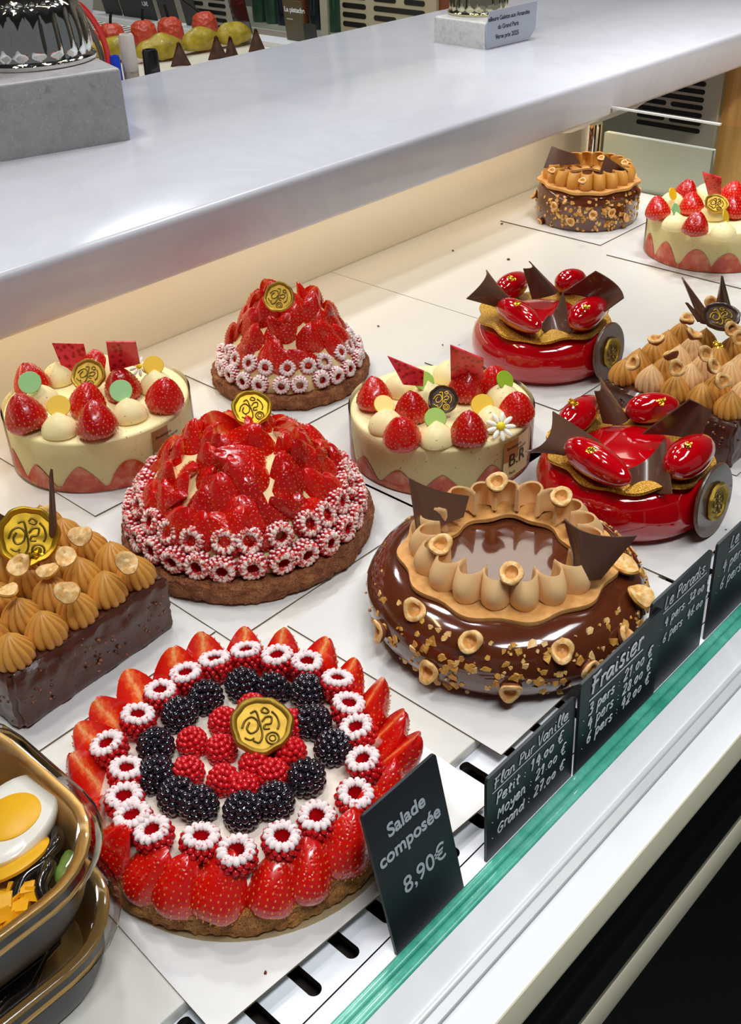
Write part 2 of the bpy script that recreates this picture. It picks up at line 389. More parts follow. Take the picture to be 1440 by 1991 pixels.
def raspberry(mats, seed=0, rim=1, s=1.):
    b = MB(); r = random.Random(seed)
    rows = [(.0022, .0030, 5), (.0050, .0062, 10), (.0082, .0083, 13), (.0114, .0092, 14), (.0146, .0090, 14)]
    b.lathe([(0, .0005), (.0055, .004), (.0082, .010), (.0082, .0165), (.0052, .0178), (.0046, .012), (.003, .006), (0, .005)], 16, 0, mats=[0, 0, 0, 2, 2, 2, 2])
    for k, (z, q, n) in enumerate(rows):
        for i in range(n):
            a = 2*pi*(i+.5*(k % 2)+r.uniform(-.12, .12))/n; d = .0021+r.uniform(-.0002, .0003)
            b.ball((q*cos(a), q*sin(a), z+r.uniform(-.0004, .0004)), (d, d*.95, d*.95), 7, 5, 0, Rz(a))
    n = 15
    for i in range(n):
        a = 2*pi*(i+r.uniform(-.15, .15))/n; q = .0071+r.uniform(-.0003, .0003)
        b.ball((q*cos(a), q*sin(a), .0172+r.uniform(-.0004, .0003)), (.0032, .0021, .0022), 8, 6, rim, Rz(a))
    b.v = [(x*s*(1+.04*sin(seed)), y*s, z*s) for x, y, z in b.v]
    return b.mesh('raspberry', mats+['rasp_red'])
RA_T = [raspberry(['rasp_red', 'sugar'], i, s=1.06) for i in range(3)]
RA_M = [raspberry(['rasp_dust', 'sugar_thin'], i+5, s=1.12) for i in range(3)]
RA_H = [raspberry(['rasp_dust_heavy', 'sugar'], i+9, s=1.0) for i in range(3)]
def closed_raspberry(mat, seed, s=1.):
    b = MB(); r = random.Random(seed); H_ = .019; n_r = 7
    b.ball((0, 0, H_*.45), (.0085, .0085, .0085), 14, 8, 0)
    for k in range(n_r):
        ph = pi*(k+.35)/(n_r+.1)*.93; q = .0085*sin(ph)**.9; z = H_*.46+.0092*cos(ph); n = max(1, int(2*pi*q/.0037))
        for i in range(n):
            a = 2*pi*(i+.5*(k % 2)+r.uniform(-.1, .1))/n; d = .0022+r.uniform(-.0002, .0003); b.ball((q*cos(a), q*sin(a), z), d, 8, 6, 0 if r.random() > .12 else 1)
    b.v = [(x*s, y*s, z*s) for x, y, z in b.v]
    return b.mesh('berry', mat)
RP = [closed_raspberry(['rasp_red', 'rasp_red'], i) for i in range(3)]
BB = [closed_raspberry(['blackberry', 'blackberry_deep'], 20+i, 1.28) for i in range(3)]
def star_mound(R, H_, n=13, mat='praline', tw=.5, seed=0):
    b = MB(); pr = [(.86, 0), (.98, .10), (1.0, .24), (.95, .38), (.84, .52), (.68, .66), (.48, .79), (.28, .90), (.13, .97), (.05, 1.02), (.0, 1.06)]
    prof = []
    for i in range(len(pr)-1):
        for k in range(2): t = k/2; prof.append((pr[i][0]*(1-t)+pr[i+1][0]*t, pr[i][1]*(1-t)+pr[i+1][1]*t))
    prof.append(pr[-1]); seg = n*10
    def fn(r, z, a):
        g = abs(cos(n*(a+tw*z*.9)/2)); k = .80+.22*g**.55; k = 1-(1-k)*min(1, r*3)
        lean = .04*R*z
        return (r*R*k, z*H_)
    b.lathe(prof, seg, 0, None, fn)
    b.v = [(x+.10*R*max(0, z/H_-.6)*sin(seed*2), y+.10*R*max(0, z/H_-.6)*cos(seed*2), z) for x, y, z in b.v]
    return b.mesh('piped_rosette', mat)
ROS = [star_mound(.0195, .031, 13, 'praline', .5, 1), star_mound(.0195, .033, 12, 'praline', .3, 2), star_mound(.0180, .034, 13, 'praline_pale', .2, 3), star_mound(.0180, .032, 12, 'praline', .35, 4)]
def smooth_mound(R, H_, seed=0):
    b = MB(); b.lathe([(.8, 0), (.97, .08), (1, .2), (.96, .36), (.85, .54), (.66, .72), (.42, .87), (.2, .97), (.08, 1.04), (0, 1.08)], 28, 0, None, lambda r, z, a: (r*R*(1+.03*sin(3*a+seed)), z*H_))
    return b.mesh('cream_mound', 'cream_vanilla')
MO = [smooth_mound(.0185, .023, i) for i in range(3)]
def hazel(seed, kind=0):
    b = MB(); sd = seed
    if kind: pr = [(0, -.0030), (.0050, -.0026), (.0078, -.0010), (.0086, .0004), (.0080, .0016), (.0055, .0019), (.0030, .0010), (.0016, .0016), (0, .0020)]; mt_ = [0, 0, 0, 0, 1, 1, 1, 1]
    else: pr = [(0, -.0062), (.0045, -.005), (.0076, -.0022), (.0084, .0004), (.0080, .0018), (.0066, .0024), (.0047, .0018), (.0036, -.0004), (.0018, -.0012), (0, -.0008)]; mt_ = [0, 0, 0, 1, 1, 1, 2, 2, 2]
    b.lathe(pr, 24, 0, None, lambda r, z, a: (r*(1+.08*sin(2*a+sd)+.05*sin(3*a+2*sd)), z+(.0012*sin(2*a+sd) if r > .003 else 0)), mt_).warp(.0006, 260, sd)
    return b.mesh('hazelnut_half', ['nut_gold', 'nut_cream', 'nut_toast'] if kind else ['nut_skin', 'nut_cream', 'nut_toast'])
HZ = [hazel(i*1.7) for i in range(4)]; HG = [hazel(i*1.3, 1) for i in range(2)]
EMB = [[(-.75, -.1), (-.62, .22), (-.35, .36), (-.12, .12), (-.18, -.2), (-.42, -.32), (-.56, -.12), (-.46, .14)], [(-.42, .52), (-.2, .6), (-.08, .2), (.02, -.4), (-.12, -.72), (-.34, -.62)], [(0, .58), (.12, .74), (.3, .6), (.2, .5), (.02, .56)],
       [(.02, .14), (.18, .34), (.4, .32), (.36, .06), (.15, .02), (.1, -.16), (.32, -.16)], [(.42, .56), (.6, .34), (.68, .02), (.6, -.2)], [(-.66, -.5), (-.45, -.6), (-.3, -.52)]]
def medal_meshes(rim, emb, name):
    b = MB(); b.lathe([(0, -.05), (.9, -.05), (1.0, .02), (1.0, .12), (.93, .19), (.84, .16), (.78, .07), (0, .07)], 48, 0, None, lambda r, z, a: (r*(1+(.025*sin(3*a+1)+.02*sin(7*a)+.012*sin(12*a) if r > .7 else 0)), z*(1+.1*sin(5*a))))
    me = b.mesh('medallion_'+name, rim); e = MB()
    for st in EMB: e.tube([(p.x*.82, p.y*.82, .085) for p in smooth_path(st, 4)], .035, 6)
    e.tube([(.33+.2*cos(a/16*2*pi), -.46+.2*sin(a/16*2*pi), .085) for a in range(16)], .035, 6, True); e.tube([(.33+.1*cos(a/10*2*pi), -.46+.1*sin(a/10*2*pi), .085) for a in range(10)], .025, 6, True)
    return me, e.mesh('emblem_'+name, emb)
MED = {'gold': medal_meshes('gold', 'gold_dark', 'gold'), 'bright': medal_meshes('gold_bright', 'gold_dark', 'bright'), 'dark': medal_meshes('choc_medal', 'gold_bright', 'dark'), 'bronze': medal_meshes('gold', 'gold_dark', 'bronze')}
def medallion(parent, loc, n, r, kind='gold', roll=0., label=None):
    M = T(Vector(loc)) @ aim(n, roll) @ Sc(r); m = put('medallion', MED[kind][0], parent, M, label)
    put('emblem', MED[kind][1], m, M); return m
DISC = {}
for k in ('disc_green', 'disc_lime', 'disc_yellow', 'choc_thin'):
    b = MB(); b.lathe([(0, -.06), (.94, -.06), (1, 0), (1, .05), (.96, .10), (0, .10)], 40); DISC[k] = b.mesh(k, k)
def rot_to(v, roll=0.):
    """rotation carrying z onto v"""
    q = Vector(v).normalized().to_track_quat('Z', 'Y').to_matrix().to_4x4(); return q @ Rz(roll)
def shard(name, parent, A, B, C, D, bulge, label=None, th=.0016, curl=0., mat='choc_thin', n=12, sag=.07):
    """curved chocolate sheet through four real corners"""
    A, B, C, D = map(Vector, (A, B, C, D)); N = (B-A).cross(D-A); N.normalize()
    def fn(u, v):
        p = (A*(1-u)+B*u)*(1-v)+(D*(1-u)+C*u)*v
        e = 4*u*(1-u); return p+N*bulge*e*(1-.25*v)+N*curl*v*v-((D+C)/2-(A+B)/2)*sag*e*v*v
    b = MB(); b.shell(fn, n, n, th); return put(name, b.mesh(name, mat), parent, I4, label)
# hand lettering: one stroke list per sign, drawn with a chalk pen
G = {
'a': [[(.6, .5), (.3, .6), (.05, .3), (.25, 0), (.55, .25), (.62, .55), (.6, .1), (.75, 0)]], 'c': [[(.6, .5), (.3, .62), (.05, .3), (.3, 0), (.6, .1)]],
'd': [[(.6, .5), (.3, .6), (.05, .3), (.25, 0), (.55, .2), (.65, 1.), (.6, .1), (.75, 0)]], 'e': [[(.08, .3), (.55, .38), (.45, .6), (.15, .5), (.08, .15), (.35, 0), (.65, .15)]],
'i': [[(.2, .55), (.18, .1), (.35, 0)], [(.2, .8), (.22, .84)]], 'l': [[(.1, .2), (.4, .85), (.25, 1.), (.15, .6), (.2, .05), (.4, 0)]],
'n': [[(.1, .6), (.12, 0)], [(.12, .4), (.35, .6), (.5, .4), (.5, .05), (.65, 0)]], 'o': [[(.35, .6), (.05, .35), (.2, 0), (.5, .05), (.6, .4), (.35, .6), (.45, .5)]],
'p': [[(.15, .6), (.12, -.45)], [(.14, .45), (.4, .62), (.6, .35), (.35, .02), (.13, .15)]], 'r': [[(.12, .6), (.14, 0)], [(.14, .38), (.3, .58), (.5, .55)]],
's': [[(.5, .55), (.25, .6), (.15, .42), (.45, .22), (.35, 0), (.08, .06)]], 't': [[(.25, .9), (.22, .1), (.42, 0)], [(.02, .58), (.5, .62)]], 'u': [[(.1, .6), (.12, .12), (.35, 0), (.55, .25), (.58, .6)], [(.58, .6), (.6, .05), (.72, 0)]],
'y': [[(.1, .6), (.2, .2), (.5, .25), (.6, .6)], [(.6, .6), (.5, -.2), (.25, -.45), (.1, -.3)]],
'F': [[(.25, .95), (.2, 0)], [(.05, 1.), (.35, .92), (.75, 1.)], [(.05, .5), (.6, .55)]], 'G': [[(.7, .85), (.4, 1.), (.05, .5), (.3, 0), (.65, .15), (.68, .45), (.4, .45)]], 'L': [[(.2, 1.), (.12, .05), (.6, .05)]],
'M': [[(.1, 0), (.15, 1.), (.42, .4), (.7, 1.), (.75, 0)]], 'P': [[(.15, 1.), (.1, 0)], [(.05, .9), (.45, 1.), (.6, .75), (.4, .5), (.12, .5)]], 'V': [[(.05, 1.), (.3, 0), (.65, 1.05)]],
'0': [[(.35, .6), (.08, .35), (.25, 0), (.5, .1), (.55, .45), (.35, .6)]], '1': [[(.1, .7), (.35, 1.), (.28, 0)]], '2': [[(.1, .75), (.35, 1.), (.55, .75), (.3, .35), (.05, .1), (.25, .05), (.6, .1)]],
'3': [[(.1, .9), (.45, 1.), (.5, .7), (.25, .55), (.55, .4), (.45, .05), (.05, .05)]], '4': [[(.35, 1.), (.08, .4), (.6, .45)], [(.45, .75), (.42, -.1)]], '6': [[(.5, 1.), (.12, .5), (.15, .05), (.45, .05), (.5, .35), (.2, .42)]],
'7': [[(.08, .95), (.55, 1.), (.25, 0)], [(.15, .5), (.5, .52)]], '8': [[(.5, .85), (.25, 1.), (.15, .75), (.5, .35), (.35, 0), (.1, .2), (.4, .55), (.5, .85)]],
'€': [[(.7, .9), (.4, 1.), (.15, .5), (.35, 0), (.7, .12)], [(0, .6), (.5, .65)], [(0, .4), (.45, .42)]], ',': [[(.2, .05), (.12, -.12)]], ':': [[(.2, .45), (.22, .48)], [(.2, .1), (.22, .13)]], '.': [[(.15, .03), (.18, .06)]],
}
WD = {'i': .42, 'l': .42, 't': .5, 'r': .5, '.': .3, ',': .3, ':': .4, ' ': .42, 'M': .9, 'F': .75, 'G': .8, 'P': .65, 'V': .65, 'L': .65, 's': .55, '€': .8}
def handwrite(txt, size, bold=.055, rnd=None, slope=0.):
    """MB with flat pen strokes in the xy plane"""
    b = MB(); x = 0; r = random.Random(len(txt)*7+ord(txt[0]))
    for ch in txt:
        if ch in G:
            sk = r.uniform(.9, 1.1); dy = r.uniform(-.05, .05)
            for st in G[ch]:
                pts = [((x+p[0]*.92+p[1]*.12)*size, (p[1]*sk+dy+x*slope)*size, 0) for p in st]
                b.tube([Vector(q) for q in smooth_path(pts, 4)] if len(pts) > 2 else pts, bold*size*r.uniform(.85, 1.15), 5, M=Sc(1, 1, .3))
        x += WD.get(ch, .68)
    return b, x*size
# --- PARTS 3 ---
# ------------------------------------------------------------ the setting
def bx(name, x0, x1, y0, y1, z0, z1, mat, bev=0.):
    b = MB()
    if bev:
        e = bev; b.prism([(y0+e, z0), (y1-e, z0), (y1-e*.3, z0+e*.3), (y1, z0+e), (y1, z1-e), (y1-e*.3, z1-e*.3), (y1-e, z1), (y0+e, z1), (y0+e*.3, z1-e*.3), (y0, z1-e), (y0, z0+e), (y0+e*.3, z0+e*.3)], x0, x1)
        b.v = [(z, x, y) for x, y, z in b.v]
    else: b.box(x0, x1, y0, y1, z0, z1)
    return b.mesh(name, mat)
struct('floor', bx('floor', -3, 4, -3, 5, -.95, -.92, 'floor_dark'))
struct('ceiling', bx('ceiling', -3, 4, -3, 5, 2.0, 2.03, 'ceiling_white'))
struct('wall_right', bx('wall_right', 3.5, 3.55, -3, 5, -.92, 2.0, 'room_wall'))
struct('wall_far', bx('wall_far', -3, 3.5, 4.95, 5, -.92, 2.0, 'room_wall'))
struct('trim_1', bx('tray_a', -.4, 1.0693, .335, 1.089, -.011, 0, 'tray_white', .001))
struct('trim_2', bx('tray_b', 1.0707, 1.685, .335, 1.089, -.011, 0, 'tray_white', .001))
struct('trim_3', bx('ledge', -.4, 1.9, .2568, .2775, -.03, -.0098, 'steel_white', .0006))
b = MB()                                    # slotted steel plate in front of the trays
for k in range(-16, 40):
    cx = .403+.0331*k; x0, x1, y0, y1 = cx-.01655, cx+.01655, .2783, .3349
    n = 28; o, q = [], []
    for i in range(n):
        a = 2*pi*(i+.5)/n; c_, s_ = cos(a), sin(a)
        q.append((cx+.0049*c_, (.2889+.0049*s_ if s_ < 0 else .331+.003*s_)))
        hx, hy = .01655, (y1-y0)/2; tt = min(hx/max(1e-9, abs(c_)), hy/max(1e-9, abs(s_))); o.append((cx+tt*c_, (y0+y1)/2+tt*s_))
    vs = [(x, y, -.010) for x, y in o]+[(x, y, -.010) for x, y in q]+[(x, y, -.016) for x, y in q]
    b.add(vs, [(i, (i+1) % n, n+(i+1) % n, n+i) for i in range(n)], 0); b.add(vs, [(n+i, n+(i+1) % n, 2*n+(i+1) % n, 2*n+i) for i in range(n)], 1)
    for (xc, yc) in ((x0, y0), (x1, y0), (x0, y1), (x1, y1)):
        near = sorted(range(n), key=lambda i: (o[i][0]-xc)**2+(o[i][1]-yc)**2)[:2]; b.add([(xc, yc, -.010), (*o[near[0]], -.010), (*o[near[1]], -.010)], [(0, 1, 2)], 0)
b.box(-.4, 1.9, .2785, .3349, -.030, -.0285, 1)
struct('trim_4', b.mesh('slotted_plate', ['steel_white', 'slot_dark'], False))
gp = thing('display_glass', 'thick green-edged front glass of the pastry case, running in front of the price signs', 'glass', (.9, .2495, -.045))
b1 = MB(); b1.prism([(.2424, -.045), (.2494, -.045), (.2494, .0108), (.2484, .0118), (.2434, .0118), (.2424, .0108)], -.5, 2.4); b1.v = [(z, x, y) for x, y, z in b1.v]
b2 = MB(); b2.prism([(.2500, -.045), (.2566, -.045), (.2566, .0110), (.2556, .0120), (.2510, .0120), (.2500, .0110)], -.5, 2.4); b2.v = [(z, x, y) for x, y, z in b2.v]
put('glass_pane', b1.mesh('pane', 'glass_edge'), gp); put('glass_pane', b2.mesh('pane', 'glass_edge'), gp)
def fascia(n, prof, mat):
    b = MB(); b.prism(prof, -.5, 2.6); b.v = [(z, x, y) for x, y, z in b.v]; struct('trim_%d' % n, b.mesh('fascia', mat))
fascia(5, [(.2422, .0108), (.2262, -.0018), (.2262, -.040), (.2422, -.040)], 'fascia_white')
fascia(6, [(.2264, .0006), (.2240, .0006), (.2230, -.0004), (.2226, -.0016), (.2172, -.0038), (.2164, -.0080), (.2164, -.04), (.2264, -.04)], 'alu')
fascia(7, [(.2162, -.0066), (.1960, -.0152), (.1960, -.06), (.2162, -.06)], 'fascia_white')
fascia(8, [(.1961, -.0146), (.1950, -.0146), (.1884, -.0240), (.1878, -.0270), (.1878, -.07), (.1961, -.07)], 'fascia_beige')
fascia(9, [(.1877, -.0262), (.1862, -.0300), (.1843, -.0390), (.1848, -.0430), (.1815, -.0520), (.1800, -.0600), (.1810, -.0660), (.1762, -.0829), (.1762, -.12), (.1877, -.12)], 'black_gloss')
fascia(10, [(.1764, -.0822), (.1752, -.0830), (.1718, -.1033), (.1718, -.13), (.1764, -.13)], 'fascia_beige')
fascia(11, [(.1716, -.1033), (.1640, -.70), (.1640, -.92), (.24, -.92), (.24, -.1033)], 'void_black')
struct('wall_back', bx('wall_back', -.4, 1.599, 1.090, 1.12, -.03, .12, 'cream_wall'))
struct('trim_12', bx('wall_return', 1.6005, 1.78, 1.092, 1.12, -.03, .12, 'cream_wall'))
# case body under the trays and shelf
struct('trim_13', bx('case_body', -.4, 1.7, .262, 1.60, -.92, -.031, 'steel_white'))
sl = MB()
yf, yb, z0, z1 = 1.0, 1.682, .1195, .1898
sl.prism([(yf+.004, z0), (yb-.004, z0), (yb, z0+.004), (yb, z1-.004), (yb-.004, z1), (yf+.009, z1), (yf+.004, z1-.0015), (yf+.0012, z1-.005), (yf, z1-.010), (yf, z0+.006), (yf+.0012, z0+.002)], -.5, 3.4); sl.v = [(z, x, y) for x, y, z in sl.v]
solo('marble_shelf', sl.mesh('marble_shelf', 'marble_white'), I4, 'long white marble shelf with a thick rounded front edge above the cakes', 'shelf')
# right end of the case
struct('trim_14', bx('white_panel', 1.690, 1.702, .805, 1.012, 0, .0895, 'paper_white', .001))
struct('trim_15', bx('end_floor', 1.705, 3.4, .26, 2.0, -.75, -.70, 'steel_white'))
struct('window_1', bx('end_glass', 1.683, 1.687, .28, 1.02, .0, .133, 'clear_pane'))
struct('trim_16', bx('glass_top_trim', 1.682, 1.688, .795, 1.02, .1325, .1355, 'alu'))
yA = PX(1385, 230, 2.42).y; yB = PX(1399, 230, 2.42).y
struct('trim_17', bx('column_trim', 2.42, 2.46, yB, yA, -.6, .119, 'fascia_beige'))
solo('wooden_column', bx('wooden_column', 2.422, 2.62, .55, yB-.001, -.6, .119, 'wood'), I4, 'light oak panelled column beyond the right end of the cake case', 'column')
def vent_panel(label, x, rows, y0, y1, z0, z1, mat, name='vent_panel'):
    t = thing(name, label, 'vent panel', (x, (y0+y1)/2, z0)); put('panel', bx('panel', x, x+.01, y0, y1, z0, z1, mat), t)
    for (ya, yb_, zc, h) in rows:
        ya, yb_ = max(ya, yb_), min(ya, yb_)
        b = MB(); pl = [((ya-h)+h*cos(a), zc+h*sin(a)) for a in [pi/2-k*pi/8 for k in range(9)]]+[((yb_+h)-h*cos(a), zc-h*sin(a)) for a in [pi/2-k*pi/8 for k in range(9)]]
        b.prism([(p, q) for p, q in pl], x-.0012, x-.0002); b.v = [(z, xx, yy) for xx, yy, z in b.v]; put('slot', b.mesh('slot', 'rubber'), t)
q0 = PX(1360, 256, 2.38); q1 = PX(1236, 243, 2.38); qm = (PX(1295, 249, 2.38).y)
dz = PX(1362, 241, 2.38).z-q0.z; rows = []
for k in range(9):
    z = q0.z+dz*k
    if z > .108: break
    if k in (1, 3, 6, 8): rows += [(q0.y, qm-.004, z, .0055), (qm+.008, q1.y, z, .0055)]
    else: rows.append((q0.y, q1.y, z, .0055))
vent_panel('grey slotted vent panel below the far right end of the marble shelf', 2.38, rows, q0.y-.036, 1.66, -.4, .119, 'vent_grey')
po = solo('chrome_post', MB().lathe([(.019, 0), (.019, .10)], 32).mesh('post', 'chrome'), T(PX(1147, 300, 1.70).x, 1.045, -.001), 'short chrome post behind the chocolate cake at the far corner', 'post')
A = P(1105, 268, .095); Bq = P(1274, 208, .095)
pt = thing('serving_platter', 'white angular platter holding an orange pastry under the marble shelf', 'platter', ((A.x+Bq.x)/2, A.y+.09, .102))
b = MB(); L = (Bq-A).length
def plat(u, v):
    x = A.x+(Bq.x-A.x)*u; e = (2*abs(u-.5))**6; f = (2*abs(v-.5))**6
    return (x, A.y+.19*v, .088+.026*max(e, f))
b.shell(plat, 17, 13, .004); put('dish', b.mesh('dish', 'paper_white'), pt)
solo('orange_pastry', MB().ball((0, 0, 0), (.075, .03, .012), 24, 14).warp(.003, 30).mesh('orange_pastry', 'orange_bun'), T((A.x+Bq.x)/2+.02, A.y+.07, .104), 'orange golden pastry lying on the white angular platter', 'pastry')

# ------------------------------------------------------------ rear counter seen over the shelf
struct('trim_18', bx('rear_tray', 1.35, 2.255, 1.95, 4.6, -.02, 0, 'cream_wall'))
struct('trim_19', bx('rear_body', 1.35, 2.45, 1.95, 4.6, -.92, -.021, 'room_wall'))
struct('trim_20', bx('rear_ledge', 2.257, 2.33, 1.7, 4.6, -.02, .014, 'fascia_white', .002))
b = MB()
for k in range(26): b.box(2.16, 2.245, 2.74+.034*k, 2.748+.034*k, .0002, .0008)
struct('trim_21', b.mesh('rear_slots', 'slot_dark'))
def yz(u, v, x): q = PX(u, v, x); return q.y, q.z
y1_, z1_ = yz(470, 55, 2.40); y0_ = yz(352, 40, 2.40)[0]
rr = []
for k in range(9):
    z = yz(440, 55, 2.40)[1]+.0215*k
    ym = yz(405, 45, 2.4)[0]
    if k % 2: rr += [(yz(442, 50, 2.4)[0], ym-.01, z, .006), (ym+.016, yz(362, 40, 2.4)[0], z, .006)]
    else: rr.append((yz(442, 50, 2.4)[0], yz(366, 40, 2.4)[0], z, .006))
vent_panel('grey vent panel standing behind the rose pastries on the rear counter', 2.40, rr, y1_, y0_+.5, .0, .5, 'vent_grey')
ya, yb2 = yz(874, 10, 2.40)[0], yz(662, 40, 2.40)[0]
rr = []
for k in range(8):
    z = yz(690, 48, 2.4)[1]+.0245*k; m1 = yz(712, 40, 2.4)[0]; m2 = yz(727, 40, 2.4)[0]
    rr.append((yb2-.01, m1, z, .007))
    if k % 2: mm = yz(775, 24, 2.4)[0]; rr += [(m2, mm+.01, z, .007), (mm-.02, yz(826, 20, 2.4)[0], z, .007)]
    else: rr.append((m2, yz(826, 20, 2.4)[0], z, .007))
vent_panel('beige vent panel left of the small trophy on the rear counter', 2.40, rr, yz(848, 10, 2.4)[0], yb2, -.2, .6, 'vent_beige')
struct('trim_22', bx('rear_wood', 2.41, 2.44, 1.72, yz(849, 10, 2.41)[0], -.3, .8, 'wood_dark'))
gc = thing('glass_cabinet', 'glass-fronted cabinet with green and dark bottles on the rear counter', 'cabinet', (2.5, (y1_+yb2)/2, 0))
put('back_panel', bx('back', 2.72, 2.74, yb2, y1_, -.1, .7, 'case_dark'), gc)
put('glass_front', bx('glass', 2.40, 2.404, yb2+.01, y1_-.01, .015, .7, 'clear_pane'), gc)
yfm = yz(628, 40, 2.39)[0]
put('frame_post', bx('frame', 2.388, 2.408, yfm-.009, yfm+.009, .0, .7, 'fascia_beige'), gc)
put('frame_rail', bx('rail', 2.385, 2.41, yb2, y1_, .0, .016, 'vent_grey'), gc)
for i, (u, m, r, lb) in enumerate([(508, 'bottle_green', .027, 'green bottle behind the cabinet glass, furthest left'), (533, 'bottle_green', .027, 'green bottle behind the cabinet glass, second from the left'), (556, 'bottle_dark', .027, 'dark blue bottle in the middle of the glass cabinet'), (590, 'wood_dark', .027, 'brown bottle behind the small pistachio sign'), (617, 'bottle_dark', .027, 'dark bottle just left of the cabinet frame post'), (650, 'bottle_green', .030, 'dark green bottle right of the cabinet frame post')]):
    q = PX(u, 50, 2.56); b = MB(); b.lathe([(0, 0), (r*.95, 0), (r, .02), (r, .16), (r*.8, .21), (r*.32, .26), (r*.28, .36), (0, .36)], 24)
    solo('bottle', b.mesh('bottle', m), T(2.56, q.y, .0), lb, 'bottle', 'bottles in the glass cabinet')
struct('trim_23', bx('cab_floor', 2.335, 2.75, 1.6, 4.6, -.03, -.0005, 'vent_grey'))
PEAR = MB().lathe([(0, -.002), (.028, 0), (.036, .012), (.040, .03), (.038, .048), (.034, .066), (.020, .077), (.007, .079), (0, .077)], 48).warp(.0014, 120)
pe = PEAR.mesh('pear_body', 'pear_red')
for i, (u, v, sx, sy, lb) in enumerate([(172, 112, 0, .03, 'round bumpy red pastry mostly hidden behind the red cable'), (222, 103, .006, .034, 'round bumpy red pastry with black stem behind the white marker'), (284, 97, .004, .034, 'round bumpy red pastry with black stem between the white marker and the next red ball'), (335, 90, -.006, .036, 'round bumpy red pastry with a thick upright black stem in front of a sign'), (401, 79, -.045, .042, 'round bumpy red pastry with a long stem leaning left, rightmost of its row')]):
    q = P(u, v, .0); t = thing('red_pastry', lb, 'pastry', (q.x, q.y, 0), 0, 'round red pastries on the rear counter'); put('body', pe, t, T(q.x, q.y, .002) @ Rz(i))
    b = MB(); b.tube([(0, 0, .07), (sx*.4, -sx*.4, .09), (sx, -sx, .075+sy*1.1)], .0045, 6); put('stem', b.mesh('stem', 'stem_black'), t, T(q.x, q.y, 0))
for i, (u, v, u2, v2, lb) in enumerate([(170, 122, 262, 116, 'yellow-green eclair at the left, behind the white marker'), (262, 124, 358, 110, 'yellow-green eclair behind the black marker'), (352, 108, 424, 93, 'yellow-green eclair in the middle of the row, behind a brown triangle'), (422, 95, 484, 83, 'plump yellow-green eclair at the right end of the row')]):
    a, c = P(u, v, .0), P(u2, v2, .0); m = (a+c)/2; L = (c-a).length/2
    b = MB(); b.ball((0, 0, 0), (L*1.04, .034, .036), 30, 18)
    b.v = [(x, y*(1+.15*sin(x*60)), max(z, -.02)*(1+.12*sin(x*45+i))) for x, y, z in b.v]; b.warp(.006, 30, i)
    solo('green_eclair', b.mesh('eclair', 'eclair_green'), T(m.x, m.y-.01, .029) @ Rz(atan2(c.y-a.y, c.x-a.x)), lb, 'eclair', 'yellow-green eclairs on the rear counter')
for i, (u, v, w_, lb) in enumerate([(352, 99, 34, 'brown chocolate triangle just right of the black marker'), (424, 86, 34, 'brown chocolate triangle with a jagged double tip, in front of the eclairs'), (451, 87, 26, 'small brown chocolate triangle under the rightmost eclair'), (500, 71, 30, 'brown chocolate triangle right of the eclair row')]):
    q = P(u, v+30, .0); s_ = w_/540; b = MB(); hh = .062
    b.shell(lambda a, c: ((a-.5)*s_*.85*(1-.88*c), .012*sin(pi*a)*(1-c), hh*c*(1-.12*(2*a-1)**2)), 9, 9, .006)
    me = b.mesh('triangle', 'choc_tri'); d = q-CAM; az = atan2(d.y, d.x)-pi/2
    solo('chocolate_triangle', me, T(q.x, q.y, .0) @ Rz(az), lb, 'chocolate', 'brown triangles on the rear counter')
def rear_sign(u0, u1, vb, h, mat, lb, txt=(), lean=-.22, x=2.315):
    a, c = PX(u0, vb-(u1-u0)*.18, x), PX(u1, vb, x); w_ = a.y-c.y
    M = T(x, a.y, .0145) @ Matrix(((0, 0, -1, 0), (-1, 0, 0, 0), (0, 1, 0, 0), (0, 0, 0, 1))) @ Rx(lean*-1)
    t = thing('price_sign', lb, 'sign', (x, (a.y+c.y)/2, .014)); b = MB(); b.box(0, w_, 0, h, 0, .003); put('board', b.mesh('board', mat), t, M)
    for (s_, px_, py_, sz) in txt: put('lettering', textmesh(s_, sz, 'chalk', .0006), t, M @ T(px_*w_, py_*h, .0035))
rear_sign(208, 240, 37, .13, 'sign_back', 'slim dark grey sign with tiny vertical writing, leftmost on the rear ledge')
rear_sign(243, 276, 44, .13, 'sign_back', 'dark grey sign with white frame lines, second from left on the rear ledge')
rear_sign(276, 309, 50, .13, 'sign_back', 'dark grey sign with a faint price, third from left on the rear ledge', [('1,5€', .35, .35, .018)])
rear_sign(318, 352, 55, .13, 'sign_back', 'dark sign reading rose noire behind the upright-stemmed red pastry', [('La rose', .1, .78, .022), ('Noire', .2, .58, .02)])
rear_sign(366, 392, 66, .15, 'sign_back', 'plain dark grey sign behind the rightmost red pastry')
rear_sign(461, 493, 82, .13, 'olive_black', 'plain black sign behind the right end of the eclair row')
rear_sign(560, 596, 86, .11, 'sign_brown', 'brown sign reading La pistache in front of the glass cabinet', [('La pistache', .06, .72, .019), ('____', .15, .55, .012)], lean=-.1)
rear_sign(594, 618, 78, .055, 'sign_back', 'small plain dark sign leaning in front of the pistachio sign', lean=-.1, x=2.30)

